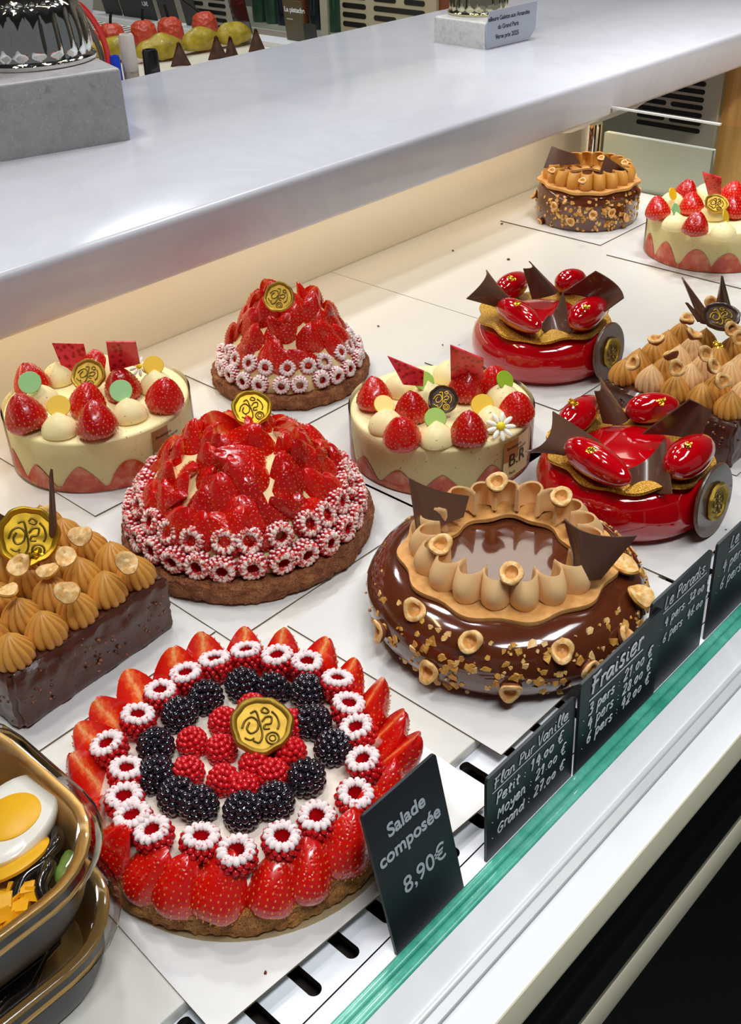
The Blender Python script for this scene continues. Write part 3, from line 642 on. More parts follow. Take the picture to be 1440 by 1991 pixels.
# ------------------------------------------------------------ trophies, markers and cable on the shelf
ZT = .1898
def rblock(w_, d_, h, e=.003):
    b = MB(); pl = []
    for sx, sy in ((1, 1), (-1, 1), (-1, -1), (1, -1)):
        for k in range(4):
            a = k*pi/6+{(1, 1): 0, (-1, 1): pi/2, (-1, -1): pi, (1, -1): 1.5*pi}[(sx, sy)]; pl.append((sx*(w_/2-e)+e*cos(a), sy*(d_/2-e)+e*sin(a)))
    n = len(pl)
    for z, k in ((0, 1), (h-e, 1), (h-e*.3, 1-e*.6/w_), (h, 1-2*e/w_)): b.v += [(x*k, y*k, z) for x, y in pl]
    b.f = [tuple(range(n))[::-1], tuple(range(3*n, 4*n))]+[(j*n+i, j*n+(i+1) % n, (j+1)*n+(i+1) % n, (j+1)*n+i) for j in range(3) for i in range(n)]; b.m = [0]*len(b.f)
    return b
def chrome_foot(R, mat, fl=24):
    b = MB()
    def fn(r, z, a):
        k = 1
        if .12*R < z < .84*R: k = 1+.055*abs(cos(fl*a/2))*sin(pi*(z-.12*R)/(.72*R))**.4
        return r*k, z
    pr = [(0, 0), (R, 0), (R*1.02, .03*R), (R*1.02, .07*R), (R*.96, .10*R)]+[(R*(.95-.10*((t/10)**1.6)), R*(.12+.72*t/10)) for t in range(11)]+[(R*.78, .90*R), (R*.70, .95*R), (R*.68, 1.05*R), (R*.72, 1.1*R)]
    b.lathe(pr, fl*12, 0, None, fn)
    for i in range(20):
        a = 2*pi*i/20; b.ball((R*.72*cos(a), R*.72*sin(a), 1.22*R), (R*.10, R*.115, R*.165), 16, 12, 0, Rz(a))
    b.lathe([(R*.66, 1.10*R), (R*.66, 1.34*R), (R*.60, 1.42*R), (R*.45, 1.5*R), (R*.42, 1.7*R), (R*.5, 1.9*R), (R*.75, 2.3*R), (R*.8, 3.2*R), (0, 3.3*R)], 48)
    return b.mesh('foot', mat)
p1, p2 = P(2, 315, ZT), P(255, 272, ZT); az = atan2(p2.y-p1.y, p2.x-p1.x); wv = (p2-p1).length; nrm = Vector((-sin(az), cos(az), 0)); c1 = (p1+p2)/2+nrm*wv/2
t = thing('trophy', 'large chrome trophy foot on a grey speckled stone block, left end of the marble shelf', 'trophy', (c1.x, c1.y, ZT), az)
put('stone_base', rblock(wv, wv, .098, .004).mesh('block', 'marble_grey'), t, T(c1.x, c1.y, ZT) @ Rz(az))
cf = P(66, 117, ZT+.098); put('chrome_foot', chrome_foot(.089, 'chrome', 22), t, T(cf.x, cf.y, ZT+.098), 'fluted mirror chrome foot with a beaded ring')
q1_, q2_, q3_ = P(836, 83, ZT), P(940, 97, ZT), P(1034, 75, ZT)
w2, d2 = (q3_-q2_).length, (q1_-q2_).length; c2 = (q1_+q3_)/2; az2 = atan2(q3_.y-q2_.y, q3_.x-q2_.x)
t = thing('trophy', 'smaller trophy on a pale marble block with a printed prize plaque', 'trophy', (c2.x, c2.y, ZT), az2)
put('stone_base', rblock(w2-.01, d2, .047, .004).mesh('block2', 'marble_pale'), t, T(c2.x, c2.y, ZT) @ Rz(az2))
cf = P(930, 24, ZT+.047); put('chrome_foot', chrome_foot(.060, 'chrome_gold', 18), t, T(cf.x, cf.y, ZT+.047), 'beaded foot in pale gold chrome')
Mq = T(q2_.x+.0015, q2_.y-.0035, ZT+.001) @ Rz(az2) @ Rx(pi/2)
b = MB(); hq = .0665; b.prism([(.004, 0), (w2-.018, 0), (w2+.002, .016), (w2+.004, hq), (.008, hq-.002), (.004, hq*.75), (0, hq*.55), (.001, .01)], -.0015, .0005, 0)
pq = put('plaque', b.mesh('plaque', 'plaque_grey'), t, Mq, 'light grey prize plaque with black lettering')
for s_, x_, y_, z_ in (('eilleure Galette aux Amandes', .004, .047, .0112), ('du Grand Paris', .032, .031, .0112), ('9ème prix 2025', .026, .014, .0118)): put('lettering', textmesh(s_, z_, 'ink_black', .0001, .0001, space=.92), pq, Mq @ T(x_, y_, .0008))
# pens stand on the back edge behind the shelf
struct('trim_24', bx('rear_pen_ledge', -.5, 1.34, 1.684, 1.80, .10, .13, 'wood'))
def marker(u, v0, wpx, h, cap, lb, body=None, tilt=0):
    q = PY(u, v0, 1.722); top = q.z; r = wpx/2/ (FPX/ (q-CAM).dot(FW)); z0 = .1305
    t = thing('marker_pen', lb, 'marker pen', (q.x, 1.722, z0)); hc = min(h, top-z0-.004)
    b = MB(); b.lathe([(0, 0), (r*.95, 0), (r, .002), (r, top-z0-hc), (0, top-z0-hc)], 24); put('barrel', b.mesh('barrel', body or cap), t, T(q.x, 1.722, z0))
    b = MB(); b.lathe([(r*1.05, top-z0-hc), (r*1.05, top-z0-hc+.001), (r, top-z0-.004), (r*.85, top-z0), (r*.5, top-z0), (r*.45, top-z0-.004), (0, top-z0-.004)], 24, 0, None, lambda r_, z, a: (r_*(1+.04*cos(6*a)), z)); put('cap', b.mesh('cap', cap), t, T(q.x, 1.722, z0))
marker(222, 108, 20, .05, 'blue_plastic', 'marker with a bright blue cap beside the grey stone block', 'white_plastic')
marker(244, 66, 30, .062, 'white_plastic', 'tall white marker with a ribbed white cap, between the blue and black ones')
marker(290, 96, 31, .05, 'black_plastic', 'thick black marker standing at the back edge of the shelf', 'black_plastic')
pts = [PY(u, v, 1.728) for u, v in ((142, 2), (160, 14), (180, 38), (197, 68), (208, 102), (211, 140), (211, 190))]
solo('red_cable', MB().tube(smooth_path(pts, 5), .0052, 10).mesh('cable', 'red_plastic'), I4, 'curved red cable looping behind the large chrome trophy', 'cable')
pts = [PY(u, v, 1.742) for u, v in ((136, 8), (154, 26), (172, 52), (188, 82), (198, 112), (200, 150), (200, 195))]
solo('grey_cable', MB().tube(smooth_path(pts, 5), .0048, 10).mesh('cable', 'grey_plastic'), I4, 'dull grey cable running under the red one behind the trophy', 'cable')
a, c = PY(145, 0, 1.77), PY(196, 0, 1.77); b = MB(); dz_ = PY(160, 75, 1.77)
b.prism([(a.x, a.z+.1), (PY(143, 40, 1.77).x, .131), (PY(172, 90, 1.77).x, .131), (dz_.x+.02, dz_.z), (c.x+.012, c.z+.1)], -.004, .004)
solo('scraper_board', b.mesh('panel', 'pale_plastic'), Matrix(((1, 0, 0, 0), (0, 0, -1, 1.775), (0, 1, 0, 0), (0, 0, 0, 1))), 'pale grey plastic board standing behind the large trophy', 'board')
# --- PARTS 4 ---
# ------------------------------------------------------------ cake boards
ZB = .0018
def board(x0, x1, y0, y1, label, mat='card_white', rz=0., z=0.):
    b = MB(); w_, d_ = (x1-x0)/2, (y1-y0)/2; b.prism([(-w_, -d_), (w_, -d_), (w_, d_), (-w_, d_)], 0, .0016, 0, None, 1)
    return solo('cake_board', b.mesh('card', [mat, 'card_edge'], False), T((x0+x1)/2, (y0+y1)/2, z+.0001) @ Rz(rz), label, 'cake board', 'square cake boards')
board(.183, .427, .298, .545, 'white square board with a gold centre under the fruit tart in front', rz=-.06)
board(.4535, .715, .311, .537, 'white board under the large hazelnut chocolate ring cake')
board(.409, .663, .556, .80, 'white board under the large strawberry dome tart')
board(.446, .65, .806, 1.02, 'white board under the strawberry cream cake at the left')
board(.66, .882, .5355, .745, 'white board under the strawberry cream cake in the middle')
board(.705, .90, .777, .985, 'white board under the small strawberry dome tart near the wall')
board(.919, 1.135, .5775, .777, 'board under the red glazed cake further back')
board(.72, .915, .315, .545, 'white board under the red glazed cake nearer the front glass')
board(1.41, 1.62, .834, 1.027, 'white board under the small chocolate cake at the far end')
board(1.38, 1.60, .585, .804, 'white board under the strawberry cream cake at the right edge')
board(.20, .405, .575, .79, 'white board under the chocolate cake with rosettes at the left', rz=.03)
board(.917, 1.10, .36, .55, 'white board under the chocolate cake with rosettes at the right')
t3gold = MB().lathe([(.112, 0), (.112, .0004)], 64).mesh('gold_disc', 'card_gold')

def out(a, lift=0.): return Vector((cos(a), sin(a), lift)).normalized()
def standing(name, me, parent, c, a, r, z, lean, twist=0., s=1., label=None, side=0.):
    """fruit whose skin faces outward at azimuth a, tip up, leaning outward"""
    # half meshes have their skin on +y
    M = T(c[0]+r*cos(a), c[1]+r*sin(a), z) @ Rz(a-pi/2) @ Rx(-lean) @ Ry(side) @ Rz(twist) @ T(0, -.004*s, -.004*s) @ Sc(s)
    return put(name, me, parent, M, label)
def side_rasp(parent, me, c, a, r, z, tilt, s=1.):
    n = Vector((cos(a), sin(a), tilt)).normalized()
    M = T(c[0]+r*cos(a), c[1]+r*sin(a), z) @ rot_to(n, R_.uniform(0, 6)) @ Sc(s*1.06) @ T(0, 0, -.012)
    return put('raspberry', me, parent, M)
def crust_mesh(R, H_, mat, seed=0):
    b = MB(); pr = [(0, 0), (R*.96, 0), (R, .003), (R*1.01, H_*.5), (R, H_-.003), (R*.975, H_), (R*.9, H_*.97), (0, H_*.95)]
    full = []
    for i in range(len(pr)-1):
        k = 5 if 1 < i < 5 else 3
        for j in range(k): t = j/k; full.append((pr[i][0]*(1-t)+pr[i+1][0]*t, pr[i][1]*(1-t)+pr[i+1][1]*t))
    full.append(pr[-1])
    b.lathe(full, 260, 0, None, lambda r, z, a: (r*(1+.010*sin(3*a+seed)+.006*sin(8*a)), z)).warp(.0024, 90, seed, lambda v: v[2] < .0001).warp(.0016, 330, seed, lambda v: v[2] < .0001)
    return b.mesh('crust', mat)
def dome_tart(label, c, R, s, rm, seed, crustmat, tiers, zc=.022):
    t = thing('strawberry_tart', label, 'tart', (c[0], c[1], ZB)); r = random.Random(seed)
    put('crust', crust_mesh(R, zc, crustmat, seed), t, T(c[0], c[1], ZB))
    b = MB(); b.lathe([(0, zc*.9), (R*.88, zc*.9), (R*.86, zc+.010*s), (R*.76, zc+.028*s), (R*.68, zc+.040*s), (R*.57, zc+.056*s), (R*.42, zc+.070*s), (R*.22, zc+.079*s), (0, zc+.080*s)], 64).warp(.002, 60)
    put('pastry_cream', b.mesh('custard', 'cream_custard'), t, T(c[0], c[1], ZB))
    d = .0236*s; k = 0
    for rr, zz, ti in ((R-.0135*s, zc+.011*s, .10), (R-.0255*s, zc+.0285*s, .45)):
        n = int(2*pi*rr/d)
        for i in range(n):
            a = 2*pi*(i+.5*k)/n+r.uniform(-.03, .03); side_rasp(t, rm[r.randrange(3)], c, a, rr, ZB+zz+r.uniform(-.0015, .0015), ti+r.uniform(-.15, .15), s)
        k += 1
    for (rr, zz, n, lean) in tiers:
        for i in range(n):
            a = 2*pi*(i+r.uniform(-.12, .12))/n+zz*90; me = (SH if r.random() < .6 else SW)[r.randrange(4)]
            sd = radians(r.uniform(8, 50))*(1 if sin(a-radians(46)-pi) > 0 else -1)*r.choice([1, 1, .5, -.3])
            L_ = .020*s; zz2 = ZB+zz+L_*(1-cos(sd))+r.uniform(-.002, .002); a2 = a-L_*sin(sd)/max(rr, .02)*.8
            standing('strawberry_slice', me, t, c, a2, rr, zz2, radians(lean+r.uniform(-7, 7)), r.uniform(-.25, .25), s*r.uniform(.95, 1.12), None, sd)
    return t
# large dome tart
c = (.530, .671)
t = dome_tart('largest dome of strawberry slices ringed by two rows of raspberries, on a brown crust', c, .119, 1.0, RA_M, 3, 'crust_dark',
              [(.085, .035, 20, 0), (.075, .046, 18, 0), (.064, .056, 15, 2), (.051, .066, 12, 4), (.037, .075, 9, 6), (.022, .081, 6, 8), (.008, .084, 3, 8)])
medallion(t, P(489, 795, .125), -ray(487, 790)*.6+Vector((0, 0, .5)), .0185, 'bright', .2, 'gold seal medallion on top')
# small dome tart
c = (.789, .881)
t = dome_tart('smaller strawberry dome tart with heavily sugared raspberries, by the back wall', c, .0955, .93, RA_H, 8, 'crust_dark',
              [(.0615, .034, 16, 0), (.052, .047, 14, 0), (.042, .060, 11, 2), (.030, .071, 8, 6), (.017, .079, 5, 8), (.004, .083, 2, 6)], .018)
medallion(t, P(542, 578, .126), -ray(540, 577)*.7+Vector((-.2, .0, .45)), .0175, 'gold', -.55, 'gold seal medallion on top')

# flat fruit tart in front
c = (.3005, .4185); t = thing('fruit_tart', 'flat round tart with strawberries, sugared raspberries, blackberries and a gold medallion, in front', 'tart', (c[0], c[1], ZB))
put('crust', crust_mesh(.108, .023, 'crust', 5), t, T(c[0], c[1], ZB))
solo('gold_board_disc', t3gold, T(c[0]+.003, c[1], .00185), 'gold paper disc under the flat fruit tart', 'cake board')
b = MB(); b.lathe([(0, .020), (.100, .020), (.1000, .026), (.093, .034), (.07, .037), (0, .038)], 72).warp(.0014, 70); put('cream', b.mesh('cream', 'cream_white'), t, T(c[0], c[1], ZB))
r = random.Random(4)
n = 23
for i in range(n):
    a = 2*pi*(i+r.uniform(-.1, .1))/n; fr = .5-.5*cos(a-radians(42)); fr = max(0, (fr-.55)/.45)**.7   # 1 at the side nearest the customer
    standing('strawberry_half', SH[r.randrange(4)], t, c, a, .093+.0085*fr, ZB+.024-.009*fr, radians(38*(1-fr)-23*fr+r.uniform(-5, 5)), -.3*(1-fr)-.1+r.uniform(-.15, .15), r.uniform(1.0, 1.10)*(1-.07*fr), None, (-.30 if fr > .3 else .1)+r.uniform(-.12, .12))
for i, (u, v) in enumerate([(715, 1480), (705, 1415), (670, 1375), (650, 1330), (590, 1292), (540, 1280), (480, 1274), (420, 1292), (362, 1315), (310, 1350), (262, 1397), (222, 1447), (237, 1503), (240, 1553), (262, 1592), (303, 1619), (380, 1637), (460, 1655), (540, 1628), (617, 1588), (683, 1543)]):
    q = P(u, v, .054); d = Vector((q.x-c[0], q.y-c[1], 0)).normalized()
    put('raspberry', RA_T[i % 3], t, T(q.x, q.y, ZB+.0345) @ rot_to(Vector((0, 0, 1))+d*r.uniform(-.15, .25)+Vector((r.uniform(-.12, .12), r.uniform(-.12, .12), 0)), i*1.3) @ Sc(1.12), 'raspberry with a white sugared rim')
for i, (u, v) in enumerate([(530, 1330), (470, 1333), (594, 1350), (404, 1350), (345, 1393), (621, 1400), (636, 1452), (300, 1450), (294, 1507), (600, 1508), (330, 1547), (395, 1560), (465, 1582), (541, 1560)]):
    q = P(u, v, .048); put('blackberry', BB[i % 3], t, T(q.x, q.y, ZB+.0345) @ rot_to((r.uniform(-.35, .35), r.uniform(-.35, .35), 1), i*2.1), 'shiny black berry')
for i, (u, v) in enumerate([(482, 1378), (427, 1407), (380, 1447), (435, 1462), (575, 1410), (566, 1460), (493, 1490), (370, 1507), (425, 1517), (477, 1535), (535, 1510), (515, 1440)]):
    q = P(u, v, .045); put('raspberry', RP[i % 3], t, T(q.x, q.y, ZB+.0345) @ rot_to((r.uniform(-.3, .3), r.uniform(-.3, .3), 1), i) @ Sc(1.08))
medallion(t, P(508, 1412, .061), Vector((-.16, -.34, 1)), .0215, 'gold', .1, 'gold seal medallion leaning on the raspberries')

# ------------------------------------------------------------ hazelnut chocolate rings
def hit(c, prof, u, v, grow=0.):
    """first meeting of a picture ray with a turned body"""
    d = ray(u, v).normalized(); zz = [z for r, z in prof]
    def rad(z):
        for i in range(len(prof)-1):
            (r0, z0), (r1, z1) = prof[i], prof[i+1]
            if min(z0, z1) <= z <= max(z0, z1) and abs(z1-z0) > 1e-9 : return r0+(r1-r0)*(z-z0)/(z1-z0)
        return 0
    s = .4
    while s < 2.5:
        q = CAM+d*s; z = q.z-ZB
        if 0 < z <= max(zz) and (q.x-c[0])**2+(q.y-c[1])**2 < (rad(z)+grow)**2: break
        s += .0005
    z = q.z-ZB; r1, r2 = rad(min(z+.002, max(zz)-1e-4)), rad(max(z-.002, .0005)); a = atan2(q.y-c[1], q.x-c[0])
    if z >= max(zz)-.003: return q, Vector((cos(a)*.3, sin(a)*.3, 1)).normalized()
    return q, Vector((cos(a)*.004, sin(a)*.004, r2-r1)).normalized()
def choc_ring(label, c, R, zs, nl, seed, rib='praline_pale', tall=False):
    t = thing('chocolate_cake', label, 'cake', (c[0], c[1], ZB)); k = R/.118; r = random.Random(seed)
    prof = [(a*k, z*zs) for a, z in [(0, 0), (.101, 0), (.109, .005), (.1155, .016), (.118, .028), (.1165, .039), (.110, .050), (.100, .057), (.090, .0605), (.060, .0615), (.052, .0595), (.030, .0585), (0, .0583)]]
    if tall: prof = [(0, 0), (R*.96, 0), (R*.99, .004), (R, .015), (R, .040), (R*.98, .050), (R*.94, .056), (R*.86, .0600), (R*.56, .0605), (R*.48, .0585), (0, .0575)]; k = R*.97/.0885; zs = .0605/.0615
    fine = []
    for i in range(len(prof)-1):
        for j in range(2): q = j/2; fine.append((prof[i][0]*(1-q)+prof[i+1][0]*q, prof[i][1]*(1-q)+prof[i+1][1]*q))
    fine.append(prof[-1])
    put('glazed_body', MB().lathe(fine, 96).mesh('body', 'choc_glaze'), t, T(c[0], c[1], ZB))
    ztop = .0615*zs
    b = MB()
    for z0_, z1_ in ((0, .0035),):
        def ro(a): return k*(.0885+.0028*cos(11*a))
        def ri(a): return k*(.0515+.0022*cos(9*a+1))
        def fz(a, q): return ztop+.0012*sin(3*a)+q
        b.grid(lambda u, v: [((ri(2*pi*u))*cos(2*pi*u), (ri(2*pi*u))*sin(2*pi*u), fz(2*pi*u, 0)), (ro(2*pi*u)*cos(2*pi*u), ro(2*pi*u)*sin(2*pi*u), fz(2*pi*u, -.0005)), (ro(2*pi*u)*1.004*cos(2*pi*u), ro(2*pi*u)*1.004*sin(2*pi*u), fz(2*pi*u, .0018)), (ro(2*pi*u)*cos(2*pi*u), ro(2*pi*u)*sin(2*pi*u), fz(2*pi*u, .0036)), (ri(2*pi*u)*cos(2*pi*u), ri(2*pi*u)*sin(2*pi*u), fz(2*pi*u, .0036))][round(v*5) % 5], 144, 5, True, True, flip=True)
    put('biscuit_ring', b.mesh('biscuit', 'wafer'), t, T(c[0], c[1], ZB))
    # folded ribbon of praline cream piped all round
    zb = ztop+.0030; hr = .0245*min(1, zs*1.05)*(.55+.45*k); m = nl*26; nz = 10; th = .0019*k
    lob = [r.uniform(.86, 1.14) for _ in range(nl)]; lea = [r.uniform(-.25, .25) for _ in range(nl)]
    rows_o, rows_i = [], []
    for j in range(nz):
        tz = j/(nz-1); line = []
        for i in range(m):
            ph = 2*pi*i/m; x = nl*ph; q = int((x/(2*pi)+.5)) % nl; L_ = lob[q]; cx = cos(x); o_ = max(0, cx)**.6
            rr = k*(.0660+.0100*L_*cx*(1-.05*tz)+o_*(.0052*sin(pi*min(1, .10+tz*.80))**1.2-.0030*tz*tz))
            fold = 1.28-.16*tz*tz
            th_ = ph+(fold*sin(x)+lea[q]*o_*tz)/nl
            zq = zb+hr*tz*(1-.02*cx*tz+.05*(L_-1))+(1-tz)*(.0045*k*(1-o_))
            line.append(Vector((rr*cos(th_), rr*sin(th_), zq)))
        o_l, i_l = [], []
        for i in range(m):
            d = line[(i+1) % m]-line[i-1]; nn = Vector((d.y, -d.x, 0)).normalized(); w_ = th*(1.1-.55*tz)
            o_l.append(line[i]+nn*w_); i_l.append(line[i]-nn*w_)
        rows_o.append(o_l); rows_i.append(i_l)
    b = MB(); allr = rows_o+[[(p+q)/2+Vector((0, 0, th*.7)) for p, q in zip(rows_o[-1], rows_i[-1])]]+rows_i[::-1]
    b.grid(lambda u, v: tuple(allr[round(v*(len(allr)-1))][round(u*m) % m]), m, len(allr), True, False, flip=True)
    put('piped_ribbon', b.mesh('ribbon', rib), t, T(c[0], c[1], ZB))
    # chopped nuts and crisp flakes stuck on the glaze
    b = MB()
    for i in range(330):
        a = r.choice([r.gauss(-2.95, .35), r.gauss(-1.55, .5), r.gauss(-.5, .45), r.uniform(-pi, pi), r.gauss(-2.2, .5)]); z = max(.004, min(.054, r.gauss(.028 if tall else .036, .014)))*zs
        rr = 0
        for q in range(len(prof)-1):
            if prof[q][1] <= z <= prof[q+1][1]: rr = prof[q][0]+(prof[q+1][0]-prof[q][0])*(z-prof[q][1])/max(1e-9, prof[q+1][1]-prof[q][1]); break
        s_ = r.choice([.0014, .0024, .0034, .0044])*r.uniform(.8, 1.2)*(.7+.3*k); n = Vector((cos(a), sin(a), max(0, (z/zs-.028)*30))).normalized()
        M = T(rr*cos(a), rr*sin(a), z) @ rot_to(n, r.uniform(0, 6)) @ Rx(r.uniform(-.35, .35)); m_ = r.choice([0, 1, 1])
        pl = [(s_*(.35+.8*r.random())*cos(q*pi/3), s_*(.35+.9*r.random())*sin(q*pi/3)) for q in range(6)]
        b.prism(pl, -.0004, .0009*r.uniform(.6, 1.5), m_, M)
    o = put('chopped_nuts', b.mesh('nuts', ['nut_cream', 'nut_gold'], False), t, T(c[0], c[1], ZB)); o['kind'] = 'stuff'
    return t, prof, ztop
c = (.586, .407)
t, prof, zt = choc_ring('large glossy chocolate ring cake with wavy caramel piping and two dark chocolate curls', c, .1175, 1.0, 19, 2)
def nuts(t, c, prof, lst, s=1.):
    for i, (u, v, k) in enumerate(lst):
        q, n = hit(c, prof, u, v); put('hazelnut_half', (HG if k else HZ)[i % 2 if k else i % 4], t, T(q+n*.003) @ rot_to(n, i*1.1) @ Rx(radians([12, -25, 5, 30][i % 4])) @ Sc(1.12*s))
nuts(t, c, prof, [(915, 1250, 0), (1090, 1266, 0), (992, 1338, 0), (836, 1300, 0), (742, 1225, 0), (1212, 1237, 0), (1143, 1300, 0), (808, 1190, 0), (745, 1035, 0)])
for i, (u, v) in enumerate([(855, 1060), (965, 938), (1090, 967), (993, 1116)]):
    q = P(u, v, zt+.033); put('hazelnut_half', HZ[i], t, T(q) @ rot_to(Vector((0, 0, 1))-FW*.7, i) @ Sc(1.18))
for u, v in ((1252, 1165), (1228, 1110)):
    q, n = hit(c, prof, u-18, v); put('hazelnut_half', HG[0], t, T(q+n*.006) @ rot_to(n+Vector((0, 0, .3)), u) @ Sc(1.4))
shard('chocolate_curl', t, P(811, 1037, .083), P(900, 1006, .086), P(912, 964, .103), P(795, 930, .118), -.011, n=18, sag=.02)
shard('chocolate_curl', t, P(1116, 1084, .088), P(1167, 1126, .080), P(1238, 1041, .115), P(1097, 1009, .122), .011, n=18, sag=.04)
c = (1.513, .928)
t, prof, zt = choc_ring('small chocolate hazelnut cake with tan piping, alone at the far end by the chrome post', c, .0835, .93, 19, 6, 'praline', True)
nuts(t, c, prof, [(1080, 399, 0), (1152, 417, 0), (1187, 413, 0), (1042, 378, 0), (1053, 430, 0), (1213, 422, 0), (1110, 430, 0), (1238, 372, 0)], .78)
for i, (u, v) in enumerate([(1072, 332), (1131, 352), (1168, 308), (1214, 317)]):
    put('hazelnut_half', HZ[i], t, T(P(u, v, zt+.028)) @ rot_to(Vector((0, 0, 1))-FW*.6, i) @ Sc(.8))
shard('chocolate_curl', t, P(1056, 327, .085), P(1128, 318, .085), P(1116, 299, .10), P(1072, 284, .115), .004)
shard('chocolate_curl', t, P(1161, 350, .075), P(1228, 340, .075), P(1216, 330, .09), P(1176, 302, .11), .006)

# ------------------------------------------------------------ red glazed cakes
def quenelle_mesh():
    b = MB(); n = 22; pr = []
    for j in range(n+1):
        t_ = j/n; x = -cos(pi*t_); pr.append((sqrt(max(0, 1-x*x))**1.0*(1-.12*x), x))
    b.lathe([(max(0, r_), z) for r_, z in pr], 28); return b.mesh('quenelle', 'red_glaze')
QU = quenelle_mesh()
def leaf(parent, q, s=1., seed=0):
    r = random.Random(seed); b = MB()
    for i in range(7):
        s_ = r.uniform(.0012, .0026)*s; b.shell(lambda u, v: ((u-.5)*2*s_, (v-.5)*2*s_, s_*.9*sin(5*u+seed)*sin(4*v+i)), 4, 4, .0002)
        k = len(b.v)-32; M = T(r.uniform(-.003, .003)*s, r.uniform(-.003, .003)*s, r.uniform(0, .002)) @ Rx(r.uniform(-1, 1)) @ Rz(r.uniform(0, 6))
        for m_ in range(k, len(b.v)): b.v[m_] = tuple(M @ Vector(b.v[m_]))
    return put('gold_leaf', b.mesh('leaf', 'gold_leaf', False), parent, T(q))
def red_cake(label, c, R, quen, leaves, shards, disc, zq=.070):
    t = thing('red_glazed_cake', label, 'cake', (c[0], c[1], ZB)); k = R/.087
    prof = [(0, 0), (.070, 0), (.079, .003), (.0845, .010), (.087, .020), (.087, .030), (.084, .041), (.078, .049), (.068, .054), (.05, .056), (0, .0565)]
    prof = [(a*k, z) for a, z in prof]; fine = []
    for i in range(len(prof)-1):
        for j in range(2): q = j/2; fine.append((prof[i][0]*(1-q)+prof[i+1][0]*q, prof[i][1]*(1-q)+prof[i+1][1]*q))
    fine.append(prof[-1]); put('glazed_body', MB().lathe(fine, 96).mesh('body', 'red_glaze'), t, T(c[0], c[1], ZB))
    b = MB()
    def ring(u, v):
        a = 2*pi*u; ro = k*(.0785+.0030*cos(10*a)); ri = k*(.044+.002*cos(8*a)); w_ = .0022*sin(5*a)+.055
        return [(ri*cos(a), ri*sin(a), .0555), (ro*cos(a), ro*sin(a), w_), (ro*1.006*cos(a), ro*1.006*sin(a), w_+.0014), (ro*cos(a), ro*sin(a), w_+.0028), (ri*cos(a), ri*sin(a), .0588)][round(v*5) % 5]
    b.grid(ring, 160, 5, True, True, flip=True); put('golden_wafer', b.mesh('wafer', 'wafer_gold'), t, T(c[0], c[1], ZB+.0008))
    put('glaze_centre', MB().lathe([(.045*k, .054), (.0445*k, .0595), (.040*k, .0615), (.025*k, .0625), (0, .063)], 64).mesh('centre', 'red_glaze'), t, T(c[0], c[1], ZB))
    for (u0, v0, u1, v1, w_) in quen:
        a, d = P(u0, v0, zq), P(u1, v1, zq); m = (a+d)/2; L = (d-a).length/2
        ax = (d-a).normalized(); Mr = ax.to_track_quat('Z', 'Y').to_matrix().to_4x4()
        put('glazed_quenelle', QU, t, T(m.x, m.y, .0605+w_*.93) @ Mr @ Sc(w_, w_, L))
    for i, (u, v, z) in enumerate(leaves): leaf(t, P(u, v, z), 1., i)
    for sh in shards: shard('chocolate_shard', t, *[P(*q) for q in sh[0]], sh[1], curl=sh[2] if len(sh) > 2 else 0)
    (u, v, r1, r2) = disc; q, n = hit(c, [(R*1.0, -.01), (R*1.0, .075)], u, v)
    return t, prof
t, prof = red_cake('red mirror-glazed cake with golden wafer, nearer the front glass', (.805, .424), .0865,
    [(1100, 872, 1222, 948, .0165), (1300, 930, 1376, 872, .0185), (1092, 842, 1158, 786, .0155), (1215, 808, 1318, 795, .0155)],
    [(1147, 877, .098), (1335, 865, .095), (1111, 785, .094), (1285, 781, .092)],
    [(((1081, 880, .072), (1168, 860, .072), (1074, 800, .100), (1020, 878, .082)), .014),
     (((1172, 822, .066), (1222, 815, .066), (1164, 732, .105), (1155, 760, .100)), .010, .0),
     (((1248, 843, .076), (1356, 862, .080), (1383, 796, .110), (1340, 776, .116)), -.018),
     (((1214, 936, .066), (1306, 960, .064), (1292, 853, .094), (1216, 912, .074)), -.015)], (1378, 972, .037, .018))
def side_disc(t, c, R, az, r1, z, label, rm):
    n = Vector((cos(az), sin(az), .12)).normalized(); q = Vector((c[0]+(R+.003)*cos(az), c[1]+(R+.003)*sin(az), z))
    M = T(q) @ aim(n); put('chocolate_disc', DISC['choc_thin'], t, M @ Sc(r1, r1, .03), label); medallion(t, q+n*.004, n, rm, 'bronze')
side_disc(t, (.805, .424), .0865, radians(-89), .036, .0375, 'upright dark chocolate disc on the side', .0185)
t, prof = red_cake('red mirror-glazed cake with golden wafer, further back on the tray', (1.020, .672), .0875,
    [(972, 600, 1048, 648, .0165), (1112, 640, 1172, 600, .018), (968, 580, 1022, 548, .0165), (1082, 562, 1135, 545, .0155)],
    [(1005, 592, .095), (1138, 597, .096), (992, 543, .098)],
    [(((962, 596, .072), (990, 588, .070), (945, 525, .108), (906, 581, .088)), .015),
     (((1034, 582, .07), (1085, 566, .07), (1028, 508, .115), (1017, 522, .108)), .012),
     (((1095, 568, .080), (1175, 606, .080), (1212, 579, .100), (1157, 527, .120)), -.018),
     (((1050, 634, .070), (1112, 643, .066), (1094, 567, .098), (1066, 612, .074)), -.014)], (1171, 681, .03, .018))
side_disc(t, (1.020, .672), .0875, radians(-88), .0345, .036, 'upright dark chocolate disc on the side', .018)

